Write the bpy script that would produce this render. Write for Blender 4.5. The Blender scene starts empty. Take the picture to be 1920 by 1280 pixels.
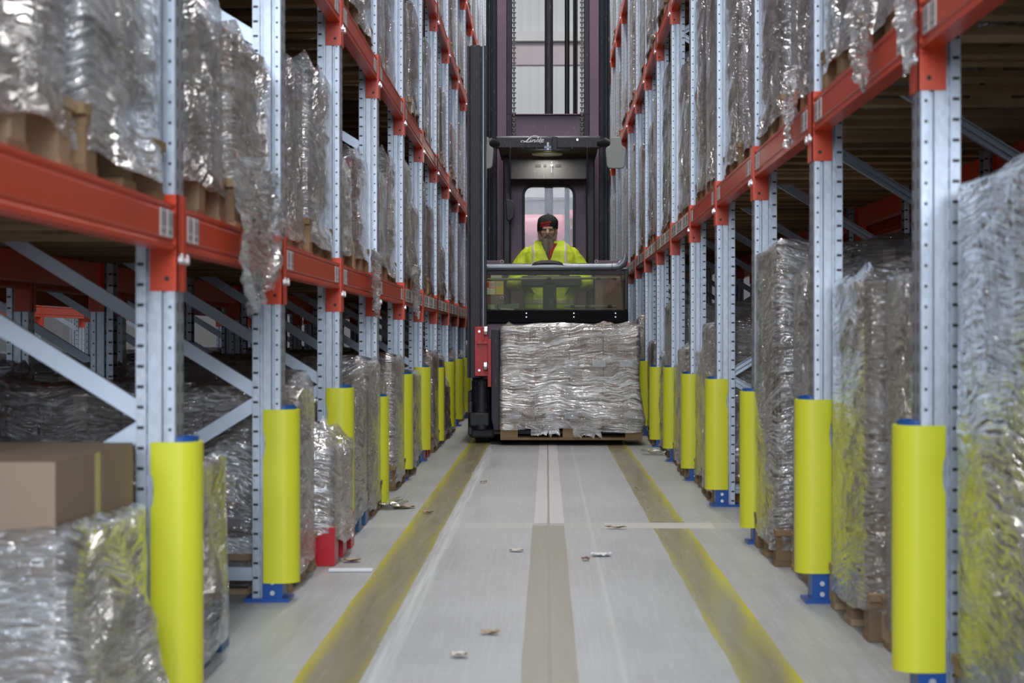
import bpy, math, random
from mathutils import Vector, Matrix, noise
PI = math.pi
SC = bpy.context.scene
COL = SC.collection

# ------------------------------------------------------------ camera, light
cam_d = bpy.data.cameras.new('camera')
cam_d.lens = 70.0
cam_d.sensor_width = 36.0
cam_d.clip_end = 200
cam_d.dof.use_dof = True
cam_d.dof.focus_distance = 17.6
cam_d.dof.aperture_fstop = 6.3
cam = bpy.data.objects.new('camera', cam_d)
COL.objects.link(cam)
cam.location = (0, 0, 0.9)
cam.rotation_euler = (math.radians(90 - 0.107), 0, math.radians(0.9975))
SC.camera = cam
SC.view_settings.view_transform = 'Standard'
SC.view_settings.look = 'None'
SC.view_settings.gamma = 1
SC.view_settings.use_curve_mapping = False
SC.view_settings.exposure = 0.08
SC.cycles.transparent_max_bounces = 20
SC.cycles.max_bounces = 7
SC.cycles.caustics_reflective = False
SC.cycles.caustics_refractive = False
SC.cycles.sample_clamp_indirect = 4.0

world = bpy.data.worlds.new('world')
SC.world = world
world.use_nodes = True
bg = world.node_tree.nodes['Background']
bg.inputs[0].default_value = (0.80, 0.88, 1.0, 1)
bg.inputs[1].default_value = 0.40

def area(name, loc, rot, sx, sy, power, color=(1, 1, 1)):
    l = bpy.data.lights.new(name, 'AREA')
    l.shape = 'RECTANGLE'
    l.size, l.size_y = sx, sy
    l.energy = power
    l.color = color
    o = bpy.data.objects.new(name, l)
    o.location = loc
    o.rotation_euler = rot
    COL.objects.link(o)
    return o
# open dock door behind the camera: cool daylight
area('dock_daylight', (0.0, -10.0, 5.0), (math.radians(81), 0, 0), 8.0, 4.6, 2100, (0.78, 0.88, 1.0))
# the aisle's lamp line
for i in range(5):
    area('aisle_lamp', (0.0, 3.0 + 6.2 * i, 9.4), (0, 0, 0), 0.35, 5.0, 240, (1.0, 0.985, 0.96))
# neighbouring aisles and the open cross aisle at the far end
for x in (-4.2, 4.2):
    for i in range(3):
        area('side_aisle_lamp', (x, 8.0 + 9 * i, 9.4), (0, 0, 0), 0.4, 6.0, 130, (1.0, 0.97, 0.92))
for x in (-3.5, 3.5):
    area('cross_aisle_lamp', (x, 36.0, 10.3), (math.radians(28), 0, 0), 5.0, 2.5, 300, (0.97, 0.98, 1.0))

# ------------------------------------------------------------ mesh helpers
def rotm(axis, a):
    return Matrix.Rotation(a, 3, axis)

class MB:
    def __init__(s):
        s.v = []; s.f = []; s.m = []
    def add(s, vs, fs, m=0):
        b = len(s.v)
        s.v += [tuple(p) for p in vs]
        s.f += [tuple(b + i for i in f) for f in fs]
        s.m += [m] * len(fs)
        return s
    def box(s, x0, x1, y0, y1, z0, z1, m=0, R=None, o=None):
        vs = [(x, y, z) for x in (x0, x1) for y in (y0, y1) for z in (z0, z1)]
        if R is not None:
            o = Vector(o) if o is not None else Vector(((x0 + x1) / 2, (y0 + y1) / 2, (z0 + z1) / 2))
            vs = [tuple(o + R @ (Vector(p) - o)) for p in vs]
        fs = [(0, 1, 3, 2), (4, 6, 7, 5), (0, 4, 5, 1), (2, 3, 7, 6), (0, 2, 6, 4), (1, 5, 7, 3)]
        return s.add(vs, fs, m)
    def bar(s, a, b, w, h, m=0, up=(0, 0, 1)):
        a, b = Vector(a), Vector(b)
        d = (b - a).normalized()
        u = Vector(up)
        r = d.cross(u)
        if r.length < 1e-4:
            r = d.cross(Vector((0, 1, 0)))
        r.normalize()
        u = r.cross(d)
        vs = []
        for p in (a, b):
            for i, j in ((-1, -1), (1, -1), (1, 1), (-1, 1)):
                vs.append(p + r * (i * w / 2) + u * (j * h / 2))
        return s.add(vs, [(3, 2, 1, 0), (4, 5, 6, 7), (0, 1, 5, 4), (1, 2, 6, 5), (2, 3, 7, 6), (3, 0, 4, 7)], m)
    def tube(s, pts, r, n=12, m=0, cap=True):
        pts = [Vector(p) for p in pts]
        rs = r if isinstance(r, (list, tuple)) else [r] * len(pts)
        vs, fs = [], []
        ref = None
        for i, p in enumerate(pts):
            d = (pts[min(i + 1, len(pts) - 1)] - pts[max(i - 1, 0)]).normalized()
            if ref is None:
                ref = Vector((0, 0, 1)) if abs(d.z) < .9 else Vector((1, 0, 0))
            a = (ref - d * ref.dot(d)).normalized()
            ref = a
            b = d.cross(a)
            for k in range(n):
                t = 2 * PI * k / n
                vs.append(p + (a * math.cos(t) + b * math.sin(t)) * rs[i])
        for i in range(len(pts) - 1):
            for k in range(n):
                fs.append((i * n + k, i * n + (k + 1) % n, (i + 1) * n + (k + 1) % n, (i + 1) * n + k))
        if cap:
            fs.append(tuple(range(n - 1, -1, -1)))
            fs.append(tuple(range((len(pts) - 1) * n, len(pts) * n)))
        return s.add(vs, fs, m)
    def cyl(s, x, y, z0, z1, r, n=24, m=0):
        return s.tube([(x, y, z0), (x, y, z1)], r, n, m)
    def prism(s, poly, axis, a, b, m=0):
        """poly in the two other axes (cyclic order), extruded along axis"""
        n = len(poly)
        def P(u, v, w):
            return {'x': (w, u, v), 'y': (u, w, v), 'z': (u, v, w)}[axis]
        vs = [P(u, v, a) for u, v in poly] + [P(u, v, b) for u, v in poly]
        fs = [(i, (i + 1) % n, n + (i + 1) % n, n + i) for i in range(n)]
        fs += [tuple(range(n - 1, -1, -1)), tuple(range(n, 2 * n))]
        return s.add(vs, fs, m)
    def grid(s, rows, closed=False, m=0):
        n = len(rows[0])
        vs = [p for r in rows for p in r]
        fs = []
        for i in range(len(rows) - 1):
            for k in range(n if closed else n - 1):
                k2 = (k + 1) % n
                fs.append((i * n + k, i * n + k2, (i + 1) * n + k2, (i + 1) * n + k))
        return s.add(vs, fs, m)
    def mesh(s, name, mats):
        me = bpy.data.meshes.new(name)
        me.from_pydata(s.v, [], s.f)
        for mt in (mats if isinstance(mats, (list, tuple)) else [mats]):
            me.materials.append(mt)
        me.polygons.foreach_set('material_index', s.m)
        me.validate()
        import bmesh
        bm = bmesh.new(); bm.from_mesh(me)
        bmesh.ops.recalc_face_normals(bm, faces=bm.faces)
        bm.to_mesh(me); bm.free()
        return me
    def build(s, name, mats, parent=None, bevel=0.0, smooth=False, seg=2, sub=0):
        me = s.mesh(name, mats)
        o = bpy.data.objects.new(name, me)
        COL.objects.link(o)
        if parent is not None:
            o.parent = parent
        if bevel:
            b = o.modifiers.new('bevel', 'BEVEL'); b.width = bevel; b.segments = seg; b.limit_method = 'ANGLE'
            b.angle_limit = math.radians(35)
        if sub:
            b = o.modifiers.new('sub', 'SUBSURF'); b.levels = sub; b.render_levels = sub
        if smooth or bevel:
            me.polygons.foreach_set('use_smooth', [True] * len(me.polygons))
            try:
                me.set_sharp_from_angle(angle=math.radians(40 if not sub else 180))
            except Exception:
                pass
        return o

def empty(name, loc=(0, 0, 0), rz=0.0, parent=None):
    o = bpy.data.objects.new(name, None)
    o.empty_display_size = 0.1
    o.location = loc
    o.rotation_euler = (0, 0, rz)
    COL.objects.link(o)
    if parent is not None:
        o.parent = parent
    return o

def tag(o, label=None, cat=None, group=None, kind=None):
    if label: o['label'] = label
    if cat: o['category'] = cat
    if group: o['group'] = group
    if kind: o['kind'] = kind
    return o

def copy_tree(o, parent=None):
    c = o.copy()
    COL.objects.link(c)
    c.parent = parent
    for ch in KIDS.get(o.name, []):
        copy_tree(ch, c)
    return c
KIDS = {}
def index_kids():
    KIDS.clear()
    for o in bpy.data.objects:
        if o.parent is not None:
            KIDS.setdefault(o.parent.name, []).append(o)

# ------------------------------------------------------------ materials
class NT:
    def __init__(s, name):
        s.mat = bpy.data.materials.new(name)
        s.mat.use_nodes = True
        s.nt = s.mat.node_tree
        s.nt.nodes.clear()
        s.out = s.nt.nodes.new('ShaderNodeOutputMaterial')
    def n(s, typ, ins=None, **kw):
        nd = s.nt.nodes.new('ShaderNode' + typ)
        for k, v in kw.items():
            setattr(nd, k, v)
        for k, v in (ins or {}).items():
            sock = nd.inputs[k]
            if isinstance(v, bpy.types.NodeSocket):
                s.nt.links.new(v, sock)
            elif isinstance(v, bpy.types.Node):
                s.nt.links.new(v.outputs[0], sock)
            else:
                if sock.type == 'RGBA' and len(v) == 3:
                    v = (*v, 1)
                sock.default_value = v
        return nd
    def obj(s):
        return s.n('TexCoord').outputs['Object']
    def geo(s, name='Position'):
        return s.n('NewGeometry').outputs[name]
    def mapp(s, vec, scale=(1, 1, 1), loc=(0, 0, 0), rot=(0, 0, 0)):
        return s.n('Mapping', {'Vector': vec, 'Scale': scale, 'Location': loc, 'Rotation': rot}).outputs[0]
    def noise(s, vec, scale, detail=2.0, rough=0.5, dist=0.0):
        return s.n('TexNoise', {'Vector': vec, 'Scale': scale, 'Detail': detail, 'Roughness': rough, 'Distortion': dist}).outputs[0]
    def math(s, op, a, b=0.0, c=0.0, clamp=False):
        nd = s.n('Math', {0: a, 1: b, 2: c}, operation=op)
        nd.use_clamp = clamp
        return nd.outputs[0]
    def ramp(s, f, stops, interp='LINEAR'):
        nd = s.n('ValToRGB', {0: f})
        cr = nd.color_ramp
        cr.interpolation = interp
        while len(cr.elements) < len(stops):
            cr.elements.new(0.5)
        for e, (p, c) in zip(cr.elements, stops):
            e.position = p
            e.color = (*c, 1) if len(c) == 3 else c
        return nd.outputs[0]
    def rmp(s, f, a, b):   # map range a..b -> 0..1 clamped
        return s.n('MapRange', {0: f, 1: a, 2: b, 3: 0.0, 4: 1.0}).outputs[0]
    def mix(s, f, a, b, mode='MIX'):
        nd = s.nt.nodes.new('ShaderNodeMix')
        nd.data_type = 'RGBA'; nd.blend_type = mode
        for i, v in ((0, f), (6, a), (7, b)):
            if isinstance(v, bpy.types.NodeSocket):
                s.nt.links.new(v, nd.inputs[i])
            else:
                if i and len(v) == 3: v = (*v, 1)
                nd.inputs[i].default_value = v
        return nd.outputs[2]
    def sep(s, vec):
        nd = s.n('SeparateXYZ', {0: vec})
        return nd.outputs[0], nd.outputs[1], nd.outputs[2]
    def comb(s, x=0.0, y=0.0, z=0.0):
        return s.n('CombineXYZ', {0: x, 1: y, 2: z}).outputs[0]
    def bump(s, h, strength=0.3, dist=0.01):
        return s.n('Bump', {'Height': h, 'Strength': strength, 'Distance': dist}).outputs[0]
    def bsdf(s, color, rough=0.5, metal=0.0, **kw):
        ins = {'Base Color': color, 'Roughness': rough, 'Metallic': metal}
        for k, v in kw.items():
            ins[k.replace('_', ' ')] = v
        return s.n('BsdfPrincipled', ins).outputs[0]
    def fin(s, sh):
        s.nt.links.new(sh, s.out.inputs[0])
        return s.mat

def plain(name, col, rough=0.5, metal=0.0, var=0.12, nscale=6.0, bump=0.0, **kw):
    t = NT(name)
    p = t.obj()
    f = t.noise(p, nscale, 4.0, 0.6)
    c = t.mix(f, tuple(x * (1 - var) for x in col), tuple(min(1, x * (1 + var)) for x in col))
    if bump:
        kw['Normal'] = t.bump(t.noise(p, nscale * 12, 3.0), bump, 0.004)
    return t.fin(t.bsdf(c, t.math('MULTIPLY_ADD', f, 0.15, rough - 0.07), metal, **kw))

# galvanised upright: round holes near the aisle edge of the sides, slots in the rear flange and the aisle face
def m_upright():
    t = NT('galvanised_upright')
    p = t.obj()
    x, y, z = t.sep(p)
    nrm = t.n('NewGeometry').outputs['Normal']
    nx, ny, nz = t.sep(nrm)
    side = t.math('GREATER_THAN', t.math('ABSOLUTE', ny), 0.7)
    face = t.math('GREATER_THAN', t.math('ABSOLUTE', nx), 0.7)
    zz = t.math('SUBTRACT', t.math('FRACT', t.math('DIVIDE', z, 0.05)), 0.5)
    zm = t.math('MULTIPLY', zz, 0.05)
    # distance to the hole centre; mirrored for the rear upright through |x| tested on both
    def hole(cx, r):
        dx = t.math('SUBTRACT', x, cx)
        d = t.math('SQRT', t.math('ADD', t.math('MULTIPLY', dx, dx), t.math('MULTIPLY', zm, zm)))
        return t.math('LESS_THAN', d, r)
    h1 = t.math('MULTIPLY', hole(-0.0155, 0.0042), side)
    dz = t.math('LESS_THAN', t.math('ABSOLUTE', t.math('SUBTRACT', zm, 0.005)), 0.0042)
    dx = t.math('LESS_THAN', t.math('ABSOLUTE', t.math('ADD', x, 0.089)), 0.0085)
    h2 = t.math('MULTIPLY', t.math('MULTIPLY', dz, dx), side)
    dy = t.math('LESS_THAN', t.math('ABSOLUTE', t.math('SUBTRACT', t.math('ABSOLUTE', y), 0.030)), 0.008)
    dz2 = t.math('LESS_THAN', t.math('ABSOLUTE', zm), 0.011)
    h3 = t.math('MULTIPLY', t.math('MULTIPLY', dz2, dy), face)
    h = t.math('MAXIMUM', t.math('MAXIMUM', h1, h2), h3)
    spang = t.n('TexVoronoi', {'Vector': t.mapp(p, (1, 1, .5)), 'Scale': 90.0}).outputs['Color']
    sp = t.sep(spang)[0]
    n1 = t.noise(t.mapp(p, (4, 4, .6)), 3.0, 4.0)
    c = t.mix(t.math('MULTIPLY_ADD', sp, 0.35, t.math('MULTIPLY', n1, 0.55)), (0.37, 0.40, 0.455), (0.62, 0.66, 0.74))
    c = t.mix(h, c, (0.012, 0.012, 0.014))
    met = t.math('MULTIPLY', t.math('SUBTRACT', 1.0, h), 0.62)
    return t.fin(t.bsdf(c, t.math('MULTIPLY_ADD', n1, 0.2, 0.30), met))

def m_galv(name='galvanised_steel', a=(0.36, 0.40, 0.45), b=(0.66, 0.70, 0.76)):
    t = NT(name)
    p = t.obj()
    n1 = t.noise(p, 9.0, 4.0)
    return t.fin(t.bsdf(t.mix(n1, a, b), t.math('MULTIPLY_ADD', n1, 0.2, 0.3), 0.75))

def m_film(name, a0=0.05, a1=0.75, tint=(0.84, 0.85, 0.86), fan=0.0, horiz=1.0):
    """stretch film: clear, glossy, milky where creased, with white highlights painted in"""
    t = NT(name)
    rnd = t.n('ObjectInfo').outputs['Random']
    p0 = t.obj()
    off = t.math('MULTIPLY', rnd, 37.0)
    p = t.n('VectorMath', {0: p0, 1: t.comb(off, off, off)}, operation='ADD').outputs[0]
    x, y, z = t.sep(p)
    along = t.math('ADD', x, t.math('MULTIPLY', y, 1.0))
    warp = t.noise(p, 1.1, 2.0)
    warp2 = t.noise(p, 4.0, 2.0)
    zw = t.math('ADD', z, t.math('ADD', t.math('MULTIPLY', warp, 0.50 * horiz), t.math('MULTIPLY', warp2, 0.07)))
    def lay(fx, fy, fz, sc, det, dist):
        return t.noise(t.comb(t.math('MULTIPLY', x, fx), t.math('MULTIPLY', y, fy), t.math('MULTIPLY', zw, fz)), sc, det, 0.55, dist)
    def ridge(n, w):
        return t.rmp(t.math('ABSOLUTE', t.math('SUBTRACT', n, 0.5)), w, 0.0)
    n1 = lay(1.2, 0.7, 9.0, 3.0, 1.5, 0.4)
    n2 = lay(2.2, 1.3, 20.0, 3.4, 1.0, 0.6)
    n3 = lay(4.0, 2.2, 34.0, 4.0, 1.0, 0.8)
    r1, r2, r3 = ridge(n1, 0.030), ridge(n2, 0.045), ridge(n3, 0.06)
    crumple = t.noise(p, 20.0, 2.0, 0.6, 1.2)
    h = t.math('ADD', t.math('ADD', t.math('MULTIPLY', n1, 1.0), t.math('MULTIPLY', n2, 0.55)), t.math('ADD', t.math('MULTIPLY', crumple, 0.22), t.math('MULTIPLY', t.math('ADD', r1, r2), 0.10)))
    nrm = t.bump(h, 1.0, 0.034)
    patch = t.rmp(t.noise(p, 2.1, 3.0), 0.36, 0.64)
    lines = t.math('ADD', t.math('MULTIPLY', r1, 0.8), t.math('ADD', t.math('MULTIPLY', r2, 0.7), t.math('MULTIPLY', r3, 0.5)), clamp=True)  # white crease lines in the colour stand in for highlights
    veil = t.rmp(n1, 0.50, 0.70)
    a = t.math('ADD', a0, t.math('MULTIPLY', t.math('ADD', lines, t.math('MULTIPLY', veil, 0.45)), t.math('MULTIPLY_ADD', patch, a1 - 0.15, 0.15)), clamp=True)
    tr = t.n('BsdfTransparent', {0: (0.97, 0.97, 0.97)}).outputs[0]
    df = t.n('BsdfDiffuse', {0: tint}).outputs[0]
    gl = t.n('BsdfGlossy', {'Color': (0.97, 0.97, 0.98), 'Roughness': 0.11, 'Normal': nrm}).outputs[0]
    base = t.n('MixShader', {0: t.math('MULTIPLY', a, 0.85), 1: tr, 2: df}).outputs[0]
    fr = t.n('Fresnel', {'IOR': 1.5, 'Normal': nrm}).outputs[0]
    g = t.math('ADD', t.math('MULTIPLY', fr, 1.5), t.math('MULTIPLY', a, 0.25), clamp=True)
    g = t.math('MINIMUM', g, 0.75)
    return t.fin(t.n('MixShader', {0: g, 1: base, 2: gl}).outputs[0])

def m_carton(name, c1, c2, stripe=None):
    t = NT(name)
    p = t.obj()
    rnd = t.n('NewGeometry').outputs['Random Per Island']
    n = t.noise(p, 4.0, 4.0)
    c = t.mix(rnd, c1, c2)
    c = t.mix(t.math('MULTIPLY', n, 0.35), c, tuple(v * 0.6 for v in c1))
    corr = t.noise(t.mapp(p, (60, 60, 2)), 1.0, 1.0)
    return t.fin(t.bsdf(c, 0.75, Normal=t.bump(corr, 0.12, 0.002)))

def m_wood(name='pallet_wood', a=(0.19, 0.12, 0.065), b=(0.58, 0.41, 0.24)):
    t = NT(name)
    p = t.obj()
    rnd = t.n('NewGeometry').outputs['Random Per Island']
    oi = t.n('ObjectInfo').outputs['Random']
    grain = t.noise(t.mapp(p, (2.5, 26, 26)), 3.0, 4.0, 0.6, 0.5)
    stain = t.noise(p, 3.5, 3.0)
    f = t.math('ADD', t.math('MULTIPLY', t.math('FRACT', t.math('ADD', rnd, t.math('MULTIPLY', oi, 7.3))), 0.6), t.math('MULTIPLY', grain, 0.35))
    c = t.mix(f, a, b)
    c = t.mix(t.math('MULTIPLY', t.rmp(stain, .5, .75), 0.5), c, (0.10, 0.075, 0.05))
    return t.fin(t.bsdf(c, 0.8, Normal=t.bump(grain, 0.4, 0.004)))

def m_floor():
    t = NT('concrete_floor')
    p = t.geo()
    x, y, z = t.sep(p)
    big = t.noise(p, 0.7, 4.0, 0.6)
    fine = t.noise(p, 38.0, 4.0, 0.7)
    swirl = t.noise(t.mapp(p, (3.2, 0.22, 1)), 3.0, 5.0, 0.65, 0.3)
    c = t.mix(t.rmp(big, .35, .65), (0.27, 0.277, 0.283), (0.375, 0.387, 0.40))
    c = t.mix(t.math('MULTIPLY', t.rmp(swirl, 0.38, 0.68), 0.45), c, (0.43, 0.447, 0.465))
    c = t.mix(t.math('MULTIPLY', t.rmp(fine, 0.5, 0.8), 0.35), c, (0.20, 0.20, 0.19))
    scr = t.noise(t.mapp(p, (45, 0.9, 1)), 2.0, 4.0, 0.7)
    c = t.mix(t.math('MULTIPLY', t.rmp(scr, 0.50, 0.62), 0.38), c, (0.52, 0.53, 0.54))
    crs = t.noise(t.mapp(p, (0.8, 22, 1)), 2.0, 4.0, 0.7)
    c = t.mix(t.math('MULTIPLY', t.rmp(crs, 0.48, 0.64), 0.28), c, (0.24, 0.24, 0.24))
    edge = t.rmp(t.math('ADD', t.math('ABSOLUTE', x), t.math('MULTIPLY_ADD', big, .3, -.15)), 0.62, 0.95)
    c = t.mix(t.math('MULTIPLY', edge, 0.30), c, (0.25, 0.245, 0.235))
    # pale scuffed tyre track beside the left line, darker dusty margins under the racks
    def band(a, b, s=0.01):
        u = t.rmp(x, a - s, a + s); v = t.rmp(x, b + s, b - s)
        return t.math('MULTIPLY', u, v)
    str_ = t.rmp(t.noise(t.mapp(p, (30, 0.5, 1)), 2.0, 4.0), 0.35, 0.6)
    c = t.mix(t.math('MULTIPLY', t.math('MULTIPLY', band(-0.475, -0.425, 0.012), str_), 0.55), c, (0.66, 0.69, 0.71))
    lane = band(-0.42, 0.48, 0.03)
    c = t.mix(t.math('MULTIPLY', lane, 0.25), c, (0.405, 0.422, 0.445))
    c = t.mix(t.math('MULTIPLY', band(0.20, 0.215, 0.006), 0.35), c, (0.6, 0.61, 0.6))
    # cast joint across the aisle
    j = t.math('MULTIPLY', t.math('LESS_THAN', t.math('ABSOLUTE', t.math('SUBTRACT', y, 9.62)), 0.006), 0.5)
    jb = t.math('MULTIPLY', t.rmp(y, 9.40, 9.45), t.rmp(y, 9.72, 9.68))
    c = t.mix(t.math('MULTIPLY', jb, 0.30), c, (0.56, 0.55, 0.50))
    patch = t.math('MULTIPLY', jb, t.math('MULTIPLY', t.math('GREATER_THAN', x, 0.28), t.math('LESS_THAN', x, 0.80)))
    c = t.mix(t.math('MULTIPLY', patch, 0.55), c, (0.62, 0.60, 0.53))
    c = t.mix(j, c, (0.25, 0.24, 0.22))
    spots = t.n('TexVoronoi', {'Vector': p, 'Scale': 5.5}).outputs['Distance']
    c = t.mix(t.math('MULTIPLY', t.math('LESS_THAN', spots, 0.035), 0.5), c, (0.16, 0.14, 0.12))
    r = t.math('MULTIPLY_ADD', swirl, 0.25, 0.30)
    return t.fin(t.bsdf(c, r, Normal=t.bump(fine, 0.08, 0.002)))

def m_line(name, yel=(0.52, 0.46, 0.02), side=1):
    """floor line: yellow paint worn to a tan film in the wheel track"""
    t = NT(name)
    p = t.geo()
    x, y, z = t.sep(p)
    xl = t.sep(t.obj())[0]
    u = t.math('MULTIPLY', xl, side / 0.087)          # +1 at the rack-side edge
    w = t.noise(t.mapp(p, (9, 0.55, 1)), 2.0, 5.0, 0.65, 0.4)
    w2 = t.noise(t.mapp(p, (1, 0.35, 1)), 1.4, 3.0)
    wear = t.math('SUBTRACT', 1.0, t.math('ABSOLUTE', t.math('MULTIPLY_ADD', u, 0.85, 0.12)))
    wear = t.math('ADD', wear, t.math('MULTIPLY_ADD', w, 0.9, -0.45))
    wear = t.math('ADD', wear, t.math('MULTIPLY_ADD', w2, 0.8, -0.40))
    wf = t.rmp(wear, 0.0, 0.55)
    tan = t.mix(w, (0.19, 0.165, 0.075), (0.32, 0.295, 0.20))
    c = t.mix(wf, yel, tan)
    c = t.mix(t.math('MULTIPLY', t.rmp(t.noise(p, 60.0, 3.0), .60, .75), .15), c, (0.42, 0.42, 0.38))
    return t.fin(t.bsdf(c, t.math('MULTIPLY_ADD', w, 0.25, 0.12)))

def m_tape(name, c1, c2):
    t = NT(name)
    p = t.geo()
    w = t.noise(t.mapp(p, (8, 0.5, 1)), 2.0, 5.0, 0.65, 0.4)
    lay = t.noise(t.mapp(p, (0.5, 14, 1)), 2.0, 2.0)
    return t.fin(t.bsdf(t.mix(t.math('ADD', t.math('MULTIPLY', w, .6), t.math('MULTIPLY', lay, .4)), c1, c2),
                        t.math('MULTIPLY_ADD', w, 0.3, 0.22)))

def m_barcode(name, cols=2, paper=(0.62, 0.60, 0.60)):
    t = NT(name)
    g = t.n('TexCoord').outputs['Generated']
    x, y, z = t.sep(g)
    s = t.math('FLOOR', t.math('MULTIPLY', y, 26.0))
    wn = t.n('TexWhiteNoise', {'Vector': t.comb(s, 0.0, 0.0)}).outputs['Value']
    bars = t.math('MULTIPLY', t.math('GREATER_THAN', wn, 0.5), t.math('MULTIPLY', t.math('GREATER_THAN', z, 0.38), t.math('LESS_THAN', z, 0.88)))
    txt = t.n('TexWhiteNoise', {'Vector': t.comb(t.math('FLOOR', t.math('MULTIPLY', y, 14.0)), t.math('FLOOR', t.math('MULTIPLY', z, 22.0)), 0.0)}).outputs['Value']
    tx = t.math('MULTIPLY', t.math('GREATER_THAN', txt, 0.55), t.math('MULTIPLY', t.math('GREATER_THAN', z, 0.12), t.math('LESS_THAN', z, 0.28)))
    k = t.math('MULTIPLY', t.math('MAXIMUM', bars, tx), t.math('MULTIPLY', t.math('GREATER_THAN', y, 0.08), t.math('LESS_THAN', y, 0.92)))
    return t.fin(t.bsdf(t.mix(k, paper, (0.12, 0.11, 0.12)), 0.45))

def m_chain():
    t = NT('chain_links')
    x, y, z = t.sep(t.obj())
    return t.fin(t.bsdf((0.16, 0.16, 0.17), 0.4, 0.7))

M = {}
M['upright'] = m_upright()
M['galv'] = m_galv()
M['brace'] = m_galv('galvanised_brace', (0.42, 0.46, 0.53), (0.60, 0.66, 0.75))
M['orange'] = plain('orange_powder_coat', (0.72, 0.062, 0.014), 0.32, var=0.10, nscale=2.0)
M['blue'] = plain('blue_powder_coat', (0.012, 0.085, 0.36), 0.35, var=0.2)
M['yellow'] = plain('yellow_foam', (0.80, 0.80, 0.04), 0.42, var=0.05, nscale=3.0)
M['bolt'] = plain('zinc_bolt', (0.75, 0.76, 0.78), 0.3, 0.8)
M['wood'] = m_wood()
M['wood_pale'] = m_wood('pale_pallet_wood', (0.17, 0.10, 0.05), (0.42, 0.28, 0.14))
M['wood_red'] = m_wood('reddish_pallet_wood', (0.22, 0.06, 0.04), (0.42, 0.16, 0.10))
M['red_plastic'] = plain('red_plastic', (0.55, 0.010, 0.022), 0.3)
M['blue_plastic'] = plain('blue_plastic', (0.02, 0.10, 0.25), 0.35)
M['film'] = m_film('stretch_film')
M['film_dense'] = m_film('stretch_film_dense', 0.14, 1.0)
M['film_clear'] = m_film('stretch_film_clear', 0.02, 0.45)
M['carton'] = m_carton('brown_carton', (0.30, 0.20, 0.13), (0.46, 0.33, 0.23))
M['carton_dark'] = m_carton('dark_carton', (0.13, 0.10, 0.085), (0.27, 0.20, 0.16))
M['carton_white'] = m_carton('white_carton', (0.55, 0.54, 0.53), (0.36, 0.26, 0.20))
M['carton_grey'] = m_carton('grey_sacks', (0.16, 0.155, 0.155), (0.32, 0.31, 0.31))
M['carton_red'] = m_carton('red_carton', (0.45, 0.05, 0.06), (0.55, 0.42, 0.38))
M['tape'] = plain('packing_tape', (0.52, 0.40, 0.28), 0.25)
M['paper'] = plain('white_paper', (0.72, 0.73, 0.76), 0.5, var=0.05)
M['barcode'] = m_barcode('location_barcode')
M['barcode_white'] = m_barcode('white_location_barcode', paper=(0.80, 0.79, 0.77))
M['floor'] = m_floor()
M['green'] = plain('green_sticker', (0.02, 0.42, 0.06), 0.4)

# ------------------------------------------------------------ the setting
def struct(mb, name, mat, **kw):
    return tag(mb.build(name, mat, **kw), kind='structure')
struct(MB().box(-13, 13, -3, 44, -0.15, 0), 'floor', M['floor'])
def m_wall():
    t = NT('white_profiled_sheet')
    p = t.geo()
    x, y, z = t.sep(p)
    f = t.math('FRACT', t.math('DIVIDE', x, 0.19))
    line = t.math('LESS_THAN', f, 0.10)
    n = t.noise(p, 0.8, 4.0)
    c = t.mix(n, (0.68, 0.69, 0.70), (0.80, 0.81, 0.82))
    c = t.mix(t.math('MULTIPLY', line, 0.25), c, (0.45, 0.45, 0.47))
    h = t.rmp(t.math('ABSOLUTE', t.math('SUBTRACT', f, 0.5)), 0.30, 0.36)
    return t.fin(t.bsdf(c, 0.5, Normal=t.bump(h, 0.4, 0.02)))
M['wall'] = m_wall()
M['wall_grey'] = plain('grey_wall', (0.42, 0.43, 0.45), 0.7)
M['ceiling'] = plain('grey_ceiling', (0.40, 0.40, 0.42), 0.8)
struct(MB().box(-13, 13, 44, 44.2, 0, 11.5), 'wall_back', M['wall'])
struct(MB().box(-13.2, -13, -3, 44, 0, 11.5), 'wall_left', M['wall_grey'])
struct(MB().box(13, 13.2, -3, 44, 0, 11.5), 'wall_right', M['wall_grey'])
struct(MB().box(-13, 13, -3, 44.2, 11.5, 11.7), 'ceiling', M['ceiling'])
t1 = MB().box(-13, 13, 43.72, 43.78, 7.42, 7.62).box(-13, 13, 43.78, 44, 7.42, 7.45).box(-13, 13, 43.78, 44, 7.60, 7.62)
struct(t1, 'trim_1', plain('wall_girt', (0.72, 0.70, 0.70), 0.45))
struct(MB().box(-13, 13, 43.93, 43.98, 6.92, 7.40), 'trim_2', plain('wall_liner', (0.60, 0.52, 0.54), 0.55))

struct(MB().box(-13, 13, 43.90, 43.99, 0, 3.93).box(-13, 13, 43.84, 43.99, 3.93, 3.99), 'trim_3', plain('grey_dado_wall', (0.30, 0.30, 0.30), 0.6))
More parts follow.
